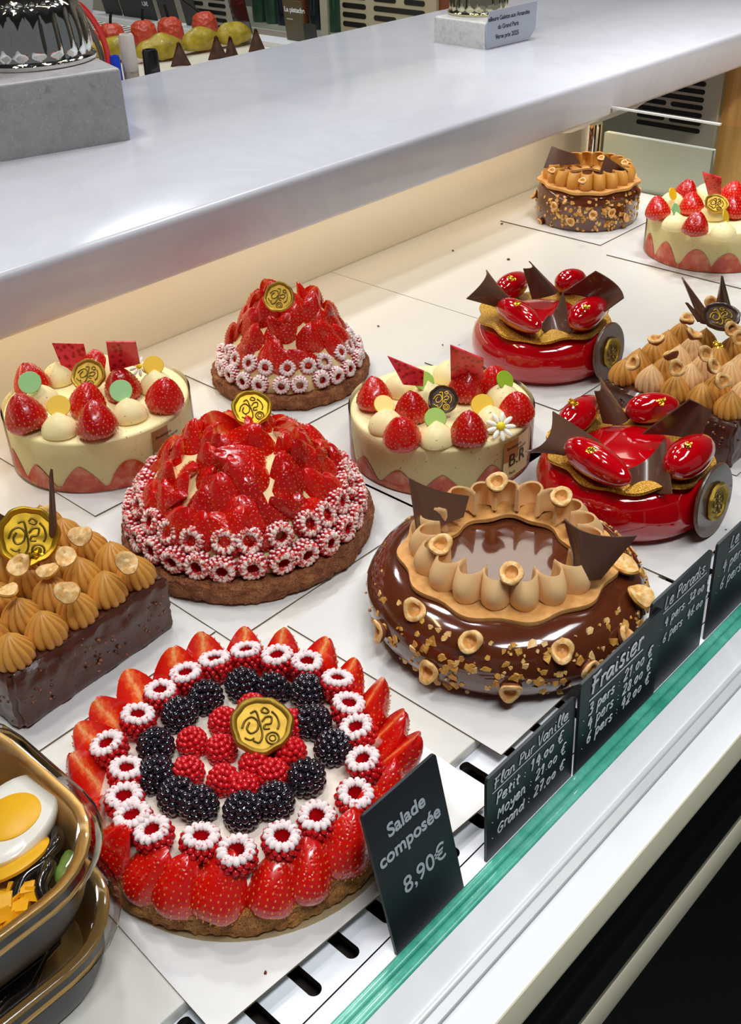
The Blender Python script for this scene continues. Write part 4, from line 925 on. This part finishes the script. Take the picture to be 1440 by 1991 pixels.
# ------------------------------------------------------------ chocolate cakes covered with piped rosettes
def nut_block(w_, d_, h, seed):
    b = MB(); r = random.Random(seed); nx, ny, nz = 34, 34, 12
    def sq(u, v, s):  # rounded box side grid
        per = [(-w_/2, -d_/2), (w_/2, -d_/2), (w_/2, d_/2), (-w_/2, d_/2)]; x = u*4; i = int(x) % 4; f = x-int(x); a, c_ = per[i], per[(i+1) % 4]
        p = Vector((a[0]*(1-f)+c_[0]*f, a[1]*(1-f)+c_[1]*f)); e = min(f, 1-f)*w_; k = 1-.0035/(w_/2)*max(0, 1-e/.005)**2
        return (p.x*k*s, p.y*k*s, v*h)
    b.grid(lambda u, v: sq(u, v, 1-.05*max(0, v-.93)/.07-.02*max(0, .06-v)/.06), 4*40, 16, True, False)
    b.grid(lambda u, v: ((u-.5)*w_*.95, (v-.5)*d_*.95, h), 14, 14); b.box(-w_*.48, w_*.48, -d_*.48, d_*.48, 0, .001)
    b.warp(.0026, 75, seed, lambda v: v[2] < .002).warp(.0009, 260, seed, lambda v: v[2] < .002)
    for i in range(330):
        f = r.randrange(4); u, z = r.uniform(-.46, .46), min(h*.9, abs(r.gauss(h*.42, h*.22))+.004); s_ = r.uniform(.0010, .0022)
        p = [(u*w_, -d_/2, z), (w_/2, u*d_, z), (u*w_, d_/2, z), (-w_/2, u*d_, z)][f]
        b.ball(p, (s_, s_*.8, s_*.7), 6, 4, 1 if r.random() < .45 else 0, Rz(r.uniform(0, 6)) @ Rx(r.uniform(-1, 1)))
    return b.mesh('coating', ['choc_coat', 'choc_bit'])
def rosette_cake(label, x0, y0, w_, h, n, seed, roses, rz=0.):
    cx, cy = x0+w_/2, y0+w_/2; t = thing('rosette_cake', label, 'cake', (cx, cy, ZB), rz); r = random.Random(seed)
    B0 = T(cx, cy, ZB) @ Rz(rz); put('chocolate_base', nut_block(w_, w_, h, seed), t, B0)
    p = (w_-.006)/n
    for j in range(n):
        for i in range(n):
            put('piped_rosette', ROS[r.choice(roses)], t, B0 @ T(-w_/2+.003+p*(i+.5)+r.uniform(-.001, .001), -w_/2+.003+p*(j+.5)+r.uniform(-.001, .001), h-.001) @ Rz(r.uniform(0, 6)) @ Sc(p/.0345*.96))
    return t, B0
t, B0 = rosette_cake('square chocolate cake with caramel rosettes and a big gold medallion, cut by the left edge', .228, .603, .158, .052, 5, 3, (0, 1), radians(4))
for i, (u, v, z) in enumerate([(36, 1100, .096), (12, 1150, .09), (131, 1152, .094), (156, 1042, .092), (128, 1084, .092), (247, 1094, .093), (85, 1003, .10), (95, 1110, .086)]):
    put('hazelnut_half', HG[i % 2], t, T(P(u, v, z)) @ rot_to(Vector((R_.uniform(-.6, .2), R_.uniform(-.8, .1), .8)), i) @ Sc(1.1))
medallion(t, P(55, 1043, .098), -ray(55, 1043)+Vector((0, 0, .1)), .0245, 'bright', 0, 'large gold seal medallion standing upright')
shard('chocolate_spike', t, P(96, 1058, .085), P(113, 1060, .085), P(101, 912, .155), P(100, 912, .155), .004)
shard('chocolate_spike', t, P(-30, 1060, .085), P(22, 1075, .085), P(28, 1010, .105), P(-30, 960, .13), .004)
leaf(t, P(72, 1080, .103), 1.2, 4)
t, B0 = rosette_cake('square chocolate cake with pale caramel rosettes and pointed chocolate spikes, cut by the right edge', .922, .371, .160, .050, 5, 5, (2, 3))
for i, (u, v, z) in enumerate([(1336, 620, .094), (1276, 659, .092), (1231, 705, .09), (1303, 688, .09), (1348, 648, .092), (1372, 688, .09), (1388, 712, .09), (1316, 716, .094), (1384, 590, .098), (1423, 640, .094), (1438, 657, .092), (1404, 740, .09)]):
    put('hazelnut_half', HZ[i % 4], t, T(P(u, v, z)) @ rot_to(Vector((R_.uniform(-1.2, .5), R_.uniform(-.9, .6), .7)), i) @ Sc(1.05))
medallion(t, P(1401, 617, .100), Vector((-.35, -.25, 1)), .0205, 'dark', 0., 'flat lying gold and chocolate medallion')
shard('chocolate_spike', t, P(1362, 628, .088), P(1392, 630, .088), P(1326, 540, .135), P(1325, 539, .136), .006)
shard('chocolate_spike', t, P(1356, 626, .09), P(1384, 636, .086), P(1333, 589, .105), P(1332, 588, .106), .004)
shard('chocolate_spike', t, P(1390, 604, .09), P(1424, 610, .09), P(1404, 537, .138), P(1403, 536, .139), .005)
leaf(t, P(1392, 672, .092), 1.1, 2)

# ------------------------------------------------------------ strawberry cream cakes in clear bands
def wrap_mesh(me, c, R, az0, z0):
    for v in me.vertices:
        a = az0+v.co.x/R; rr = R+v.co.z; v.co = (rr*cos(a), rr*sin(a), z0+v.co.y)
    return me
def daisy(parent, q, n, s):
    M = T(q) @ aim(n); fl = put('sugar_daisy', MB().ball((0, 0, .0015), (.0034*s, .0034*s, .0024*s), 16, 10).mesh('eye', 'petal_yellow'), parent, M, 'white sugar daisy with yellow eye')
    b = MB()
    for i in range(9):
        a = 2*pi*i/9; b.ball((.0076*s*cos(a), .0076*s*sin(a), 0), (.0046*s, .0020*s, .0012*s), 12, 8, 0, Rz(a))
    put('petals', b.mesh('petals', 'petal_white'), fl, M)
def cream_cake(label, c, R, H_, berries, mounds, discs, plaques, med, dz, lab, seed):
    t = thing('strawberry_cream_cake', label, 'cake', (c[0], c[1], ZB)); r = random.Random(seed); C0 = T(c[0], c[1], ZB)
    put('cream_body', MB().lathe([(0, 0), (R-.0004, 0), (R, .001), (R, H_-.003), (R-.001, H_-.001), (R-.004, H_), (R*.7, H_+.0003), (0, H_+.0006)], 128).mesh('body', 'cream_vanilla'), t, C0)
    n = 13
    for i in range(n):
        a0 = 2*pi*(i+r.uniform(-.08, .08))/n; hw = pi/n*r.uniform(.98, 1.1); hh = H_*r.uniform(.40, .58); s1 = r.uniform(1.3, 2.2)
        b = MB(); b.grid(lambda u, v: ((R+.0005+.0006*sin(pi*u))*cos(a0+hw*(2*u-1)), (R+.0005+.0006*sin(pi*u))*sin(a0+hw*(2*u-1)), .0008+v*hh*max(.18, 1-abs(2*u-1)**s1)), 17, 9)
        put('strawberry_slice', b.mesh('slice', 'slice_side'), t, C0)
    b = MB(); b.lathe([(R+.0022, 0), (R+.0022, H_+.002)], 128); b.f = b.f[:-2]; b.m = b.m[:-2]; put('clear_band', b.mesh('band', 'clear_film'), t, C0, 'clear plastic band around the cake')
    zt = ZB+H_
    for i, (u, v, s_) in enumerate(berries):
        q = P(u, v, zt+.016*s_); tilt = rot_to((r.uniform(-.25, .25), r.uniform(-.25, .25), 1), i*1.7)
        put('strawberry', SB[i % 4], t, T(q.x, q.y, zt-.002) @ tilt @ Sc(s_, s_, s_*.95))
    for i, (u, v) in enumerate(mounds):
        q = P(u, v, zt+.010); put('cream_mound', MO[i % 3], t, T(q.x, q.y, zt-.0005) @ Rz(i))
    for (u, v, z, k, rr, yaw, til) in discs:
        q = P(u, v, zt+z); nn = -FW+RT*yaw+Vector((0, 0, til)); put('chocolate_disc', DISC[k], t, T(q) @ aim(nn) @ Sc(rr, rr, .010), {'disc_green': 'mint green disc', 'disc_lime': 'lime green disc', 'disc_yellow': 'yellow disc'}[k])
    for pq in plaques:
        shard('red_plaque', t, *[P(*x) for x in pq], .0, 'speckled red plaque', .0022, 0, 'plaque_red', 4, 0)
    u, v, z, k, rr, yaw, til, roll = med; medallion(t, P(u, v, zt+z), -FW+RT*yaw+Vector((0, 0, til)), rr, k, roll)
    if dz: daisy(t, P(dz[0], dz[1], zt+dz[2]), -FW+Vector((0, 0, .25)), dz[3])
    if lab:
        q, nn = hit(c, [(R, -.01), (R, H_)], *lab); az = atan2(q.y-c[1], q.x-c[0]); w_ = .042
        def patch(x0, x1, y0, y1, off, mat):
            b = MB(); b.grid(lambda u_, v_: (x0+(x1-x0)*u_, y0+(y1-y0)*v_, off), 10, 2); me = b.mesh('label', mat); return wrap_mesh(me, c, R, az-w_/2/R, .006)
        L_ = put('paper_label', patch(0, w_, 0, H_-.010, .0026, 'label_cream'), t, C0, 'cream and brown maker label'); put('label_band', patch(.0, .021, H_-.034, H_-.0105, .0029, 'label_brown'), L_, C0)
        for s_, x_, y_, sz, m_ in (('B.R', .006, .016, .020, 'ink_black'), ('Boulangerie', .004, H_-.018, .0045, 'ink_black'), ('artisanale', .020, H_-.023, .004, 'ink_black'), ('Paris', .008, .006, .005, 'ink_black')):
            me = textmesh(s_, sz, m_, 0, .00005)
            for vv in me.vertices: vv.co.x += x_; vv.co.y += y_-.006+.004; vv.co.z += .0033
            put('label_print', wrap_mesh(me, c, R, az-w_/2/R, .006-.004+.004), L_, C0)
    return t
# middle
cream_cake('strawberry cream cake with a dark medallion, lime discs and a daisy at its right', (.767, .626), .0955, .054,
    [(727, 768, 1.02), (801, 790, .95), (782, 834, 1.), (902, 750, 1.02), (965, 737, 1.0), (912, 834, 1.02), (1004, 790, .98)],
    [(751, 818), (848, 843), (978, 768), (952, 812), (778, 748), (872, 722), (832, 764)],
    [(746, 787, .022, 'disc_yellow', .0105, .3, .5), (824, 741, .024, 'disc_lime', .0110, .3, .3), (846, 814, .024, 'disc_lime', .0110, .1, .2), (937, 787, .022, 'disc_yellow', .0112, -.2, .3), (981, 739, .026, 'disc_lime', .0100, .5, .2)],
    [((784, 748, .085), (822, 750, .080), (824, 722, .100), (753, 692, .115)), ((876, 738, .078), (940, 738, .078), (940, 698, .108), (875, 671, .125))],
    (861, 778, .018, 'dark', .0155, -.2, .35, -.25), (973, 829, .012, 1.25), (1001, 890), 1)
# left
cream_cake('strawberry cream cake with mint green and yellow discs, at the left edge', (.537, .915), .0975, .058,
    [(62, 738, 1.05), (53, 802, 1.15), (163, 778, 1.05), (188, 818, 1.12), (183, 708, .95), (238, 743, 1.05), (314, 765, 1.08)],
    [(115, 826), (250, 797), (113, 726), (80, 770), (207, 712), (303, 742)],
    [(114, 790, .026, 'disc_yellow', .0118, .2, .3), (58, 744, .03, 'disc_green', .0120, .1, .2), (235, 760, .027, 'disc_green', .0118, .1, .2), (298, 711, .026, 'disc_yellow', .0112, .1, .3)],
    [((130, 738, .064), (176, 728, .064), (163, 668, .100), (101, 667, .104)), ((214, 722, .086), (272, 706, .09), (264, 664, .12), (206, 664, .125))],
    (172, 730, .022, 'gold', .0185, 0, .45, -.35), (271, 713, .024, .95), (323, 842), 2)
# right
cream_cake('strawberry cream cake with a gold medallion, cut by the right picture edge', (1.492, .692), .097, .060,
    [(1281, 405, .98), (1330, 370, .98), (1347, 397, .98), (1351, 436, 1.0), (1420, 372, .95), (1424, 404, .98), (1450, 395, 1.)],
    [(1312, 431), (1306, 388), (1407, 449), (1372, 372), (1385, 412)],
    [(1307, 377, .026, 'disc_yellow', .0095, .9, .1), (1313, 408, .026, 'disc_green', .0095, .8, .1), (1410, 421, .028, 'disc_yellow', .0098, 1.2, .1)],
    [((1377, 380, .085), (1402, 384, .085), (1402, 345, .12), (1365, 335, .13))],
    (1392, 397, .024, 'gold', .0175, 0, .9, -.4), None, None, 3)

# ------------------------------------------------------------ price signs along the glass
def slab_sign(x0, x1, ybase, h, lean, label, bevel=False):
    w_ = x1-x0; t = thing('price_sign', label, 'sign', (x0+w_/2, ybase, -.0095)); M = T(x0, ybase, -.0095) @ Rx(pi/2-lean)
    e = .0025; b = MB(); b.prism([(0, 0), (w_, 0), (w_, h-e), (w_-e*.3, h-e*.3), (w_-e, h), (e, h), (e*.3, h-e*.3), (0, h-e)], -.0022, 0)
    put('slate_board', b.mesh('board', 'slate'), t, M); return t, M, w_, h
t, M, w_, h = slab_sign(.287, .3530, .2655, .1105, radians(13), 'black card printed Salade composée 8,90€, standing beside the fruit tart')
for s_, x_, y_, sz, bd in (('Salade', .0150, .083, .0135, .0003), ('composée', .0036, .067, .0134, .0003), ('8,90€', .017, .036, .0170, .0001)):
    put('lettering', textmesh(s_, sz, 'print_grey', bd, .0001, space=1.0), t, M @ T(x_, y_, .0004))
def chalk_sign(x0, x1, h, label, lines, y=.2665, z=0):
    t, M, w_, h = slab_sign(x0, x1, y, h, radians(2), label)
    for (s_, x_, y_, sz, bd, ul) in lines:
        b, L = handwrite(s_, sz, bd)
        if ul: b.tube([(-.001, -sz*.28, 0), (L*.5, -sz*.30, 0), (L+.001, -sz*.26, 0)], sz*.05, 5, M=Sc(1, 1, .3))
        put('lettering', b.mesh('chalk', 'chalk'), t, M @ T(x_, y_, .0006))
xs = [PY(u, v, .2665).x for u, v in ((953, 1525), (1128, 1355), (1131, 1333), (1275, 1193), (1393, 1071), (1404, 1062))]
zf = PY(1128, 1355, .2665).z+.0095
chalk_sign(xs[0], xs[1]-.001, zf, 'slate with handwritten Flan Pur Vanille prices, nearest of the handwritten slates', [('Flan Pur Vanille', .006, zf-.0135, .0093, .065, 1), ('Petit : 14.00 €', .009, zf-.030, .0094, .08, 0), ('. Moyen : 21.00 €', .004, zf-.044, .0088, .085, 0), ('. Grand : 27,00 €', .004, zf-.059, .0090, .085, 0)])
zf2 = PY(1131, 1333, .2665).z+.0095
chalk_sign(xs[2], xs[3]+.012, zf2, 'slate with handwritten Fraisier prices, between the Flan and Paradis slates', [('Fraisier', .012, zf2-.018, .0155, .085, 1), ('. 3 pers : 21.00 €', .004, zf2-.037, .0098, .085, 0), ('. 4 pers : 28.00 €', .004, zf2-.0505, .0098, .085, 0), ('. 6 pers : 42.00 €', .004, zf2-.064, .0098, .085, 0)], y=.2640)
zf3 = PY(1393, 1071, .2665).z+.0095
chalk_sign(xs[3], xs[4], zf3, 'slate with handwritten Le Paradis prices, right of the Fraisier slate', [('Le Paradis.', .018, zf3-.016, .0105, .06, 1), ('. 4 pers. 32.00 €', .015, zf3-.034, .0086, .07, 0), ('. 6 pers  46.00 €', .015, zf3-.050, .0086, .07, 0)])
chalk_sign(xs[5], xs[5]+.10, PY(1404, 1062, .2665).z+.0095, 'slate with handwritten prices cut by the right picture edge', [('Le', .022, zf3-.016, .0115, .055, 1), ('. 4 pers', .006, zf3-.036, .0105, .055, 0), ('. 6 pers', .006, zf3-.053, .0105, .055, 0)])

# ------------------------------------------------------------ stacked salad bowls in the near left corner
def rrect(h, rad, n=8):
    o = []
    for q, (sx, sy) in enumerate(((1, 1), (-1, 1), (-1, -1), (1, -1))):
        for k in range(n):
            a = q*pi/2+k*(pi/2)/(n-1); o.append((sx*(h-rad)+rad*cos(a), sy*(h-rad)+rad*sin(a)))
    return o
def rloft(b, lv, mat=0, capb=False, capt=False):
    n = 32; base = len(b.v)
    rows = [[(x, y, z) for x, y in rrect(h, min(rad, h*.98))] for h, rad, z in lv]; vs = [p for r_ in rows for p in r_]
    fs = [(j*n+i, j*n+(i+1) % n, (j+1)*n+(i+1) % n, (j+1)*n+i) for j in range(len(lv)-1) for i in range(n)]
    if capb: fs.append(tuple(range(n))[::-1])
    if capt: fs.append(tuple((len(lv)-1)*n+i for i in range(n)))
    b.add(vs, fs, mat)
BC = (.0975, .4525); HB = .085
def bowl(z, label, top):
    t = thing('salad_bowl', label, 'bowl', (BC[0], BC[1], z)); M = T(BC[0], BC[1], z)
    b = MB(); rloft(b, [(.0700, .043, 0), (.0745, .046, .002), (.0775, .047, .012), (.0792, .049, .034), (.0805, .050, .0455)], 0, True); put('bowl_shell', b.mesh('bowl', 'bowl_black'), t, M, 'black outside of the bowl')
    b = MB(); rloft(b, [(.0805, .050, .0455), (.0845, .052, .0462), (.0855, .053, .0475), (.0845, .052, .0490), (.0800, .049, .0488), (.0780, .047, .0465), (.073, .044, .030), (.066, .04, .010), (.05, .03, .004)], 0, False, True)
    put('gold_lining', b.mesh('lining', 'bowl_gold'), t, M, 'shiny gold lining and rim')
    b = MB(); rloft(b, [(.0870, .054, .0440), (.0905, .057, .0445), (.0915, .058, .0462), (.0900, .057, .0480), (.0885, .056, .0520), (.0870, .055, .0535), (.0800, .050, .0545), (.0790, .049, .0560), (.0740, .046, .0580), (.0730, .045, .0595), (.0640, .040, .0605), (.030, .02, .0610)], 0, False, True)
    put('clear_lid', b.mesh('lid', 'clear_lid'), t, M, 'clear domed plastic lid'); return t
bowl(.0005, 'lower of the two stacked black and gold salad bowls with a clear lid', False)
bowl(.0620, 'upper of the two stacked black and gold salad bowls, showing egg and yellow pepper', True)
zc = .062
solo('salad_leaves', MB().ball((0, 0, 0), (.066, .066, .022), 30, 16).warp(.008, 60).mesh('leaves', 'olive_black'), T(BC[0], BC[1], zc+.017), 'dark dressed salad filling the upper bowl', 'salad', kind='stuff')
solo('salad_leaves', MB().ball((0, 0, 0), (.066, .066, .018), 30, 16).warp(.008, 60, 3).mesh('leaves', 'olive_black'), T(BC[0], BC[1], .026), 'dark salad inside the lower bowl', 'salad', kind='stuff')
def egg(u, v, z, rz_, s, label):
    q = P(u, v, z); t = thing('boiled_egg', label, 'egg', tuple(q)); M = T(q) @ Rz(rz_) @ Rx(-.12) @ Sc(s)
    b = MB(); b.lathe([(0, -.020), (.012, -.018), (.020, -.012), (.0235, -.004), (.0238, 0), (.0228, .0012), (.0165, .0010), (0, .0008)], 40); b.v = [(x*1.32, y, z_) for x, y, z_ in b.v]; put('egg_white', b.mesh('white', 'egg_white'), t, M)
    b = MB(); b.lathe([(.0168, 0), (.0166, .0015), (.015, .0024), (0, .0026)], 48).warp(.0004, 60); put('yolk', b.mesh('yolk', 'egg_yolk'), t, M)
egg(22, 1590, .104, radians(35), 1.06, 'half boiled egg lying on top of the salad in the upper bowl')
q = P(30, 1675, .096)
solo('egg_slice', MB().lathe([(0, 0), (.020, 0), (.021, .002), (.018, .004), (0, .004)], 32).mesh('slice', 'egg_yolk'), T(q) @ Rx(-.5), 'yellow slice tucked under the half boiled egg', 'egg')
r = random.Random(12); pm = []
for i in range(3):
    b = MB(); e = .0046; b.box(-e, e, -e*.8, e*.8, -e*.7, e*.7); b.warp(.0006, 120, i); pm.append(b.mesh('cube', 'pepper_yellow', False))
for i in range(34):
    u, v = r.uniform(-25, 78), r.uniform(1728, 1830)
    if v < 1712+.35*(80-u)*0 or (v-1728) > 1.0*(95-u): v = 1730+r.random()*max(6, .9*(85-u))
    q = P(u, v, .094+r.uniform(-.004, .005)); solo('pepper_cube', pm[i % 3], T(q) @ Rz(r.uniform(0, 6)) @ Rx(r.uniform(-.7, .7)), 'small yellow cube in the heap below the egg in the upper bowl', 'vegetable', 'yellow cubes in the upper bowl')
for i, (u, v, lb) in enumerate([(70, 1700, 'glossy black olive strip right of the egg slice, nearest the egg'), (100, 1668, 'glossy black olive strip close to the gold rim'), (92, 1712, 'glossy black olive strip above the yellow cubes')]):
    q = P(u, v, .096); b = MB(); b.tube(smooth_path([(-.018, 0, 0), (-.006, .003, .003), (.006, -.002, .004), (.018, .002, 0)], 4), .0042, 8); solo('olive_strip', b.mesh('olive', 'olive_black'), T(q) @ Rz(radians(20+20*i)), lb, 'olive')
solo('green_leaf', MB().ball((0, 0, 0), (.012, .006, .003), 16, 8).warp(.002, 150).mesh('leaf', 'leaf_green'), T(P(128, 1690, .097)) @ Rz(.8), 'small green leaf against the gold rim of the upper bowl', 'leaf')
# crumbs on the trays
for i, (u, v, s_, lb) in enumerate([(975, 435, .003, 'dark crumb at the left corner of the board under the far chocolate cake'), (880, 487, .0022, 'small dark crumb on the tray, close to the back wall'), (988, 504, .003, 'orange-brown crumb on the tray between the far chocolate cake and the red cake'), (893, 671, .002, 'tiny crumb left of the board under the back red cake'), (860, 670, .0016, 'tiniest dark crumb on the tray right behind the middle cream cake'), (735, 634, .0018, 'pale speck on the tray right of the small dome tart'), (1411, 1031, .002, 'dark crumb on the tray edge behind the rightmost slate'), (516, 1892, .002, 'crumb on the white board in front of the fruit tart')]):
    me = MB().ball((0, 0, 0), (s_, s_*.7, s_*.5), 6, 4).warp(.0006, 500, i).mesh('crumb', 'crust_dark' if i % 3 else 'choc_coat')
    solo('crumb', me, T(P(u, v, .0012)) @ Rz(i), lb, 'crumb', 'crumbs on the trays')
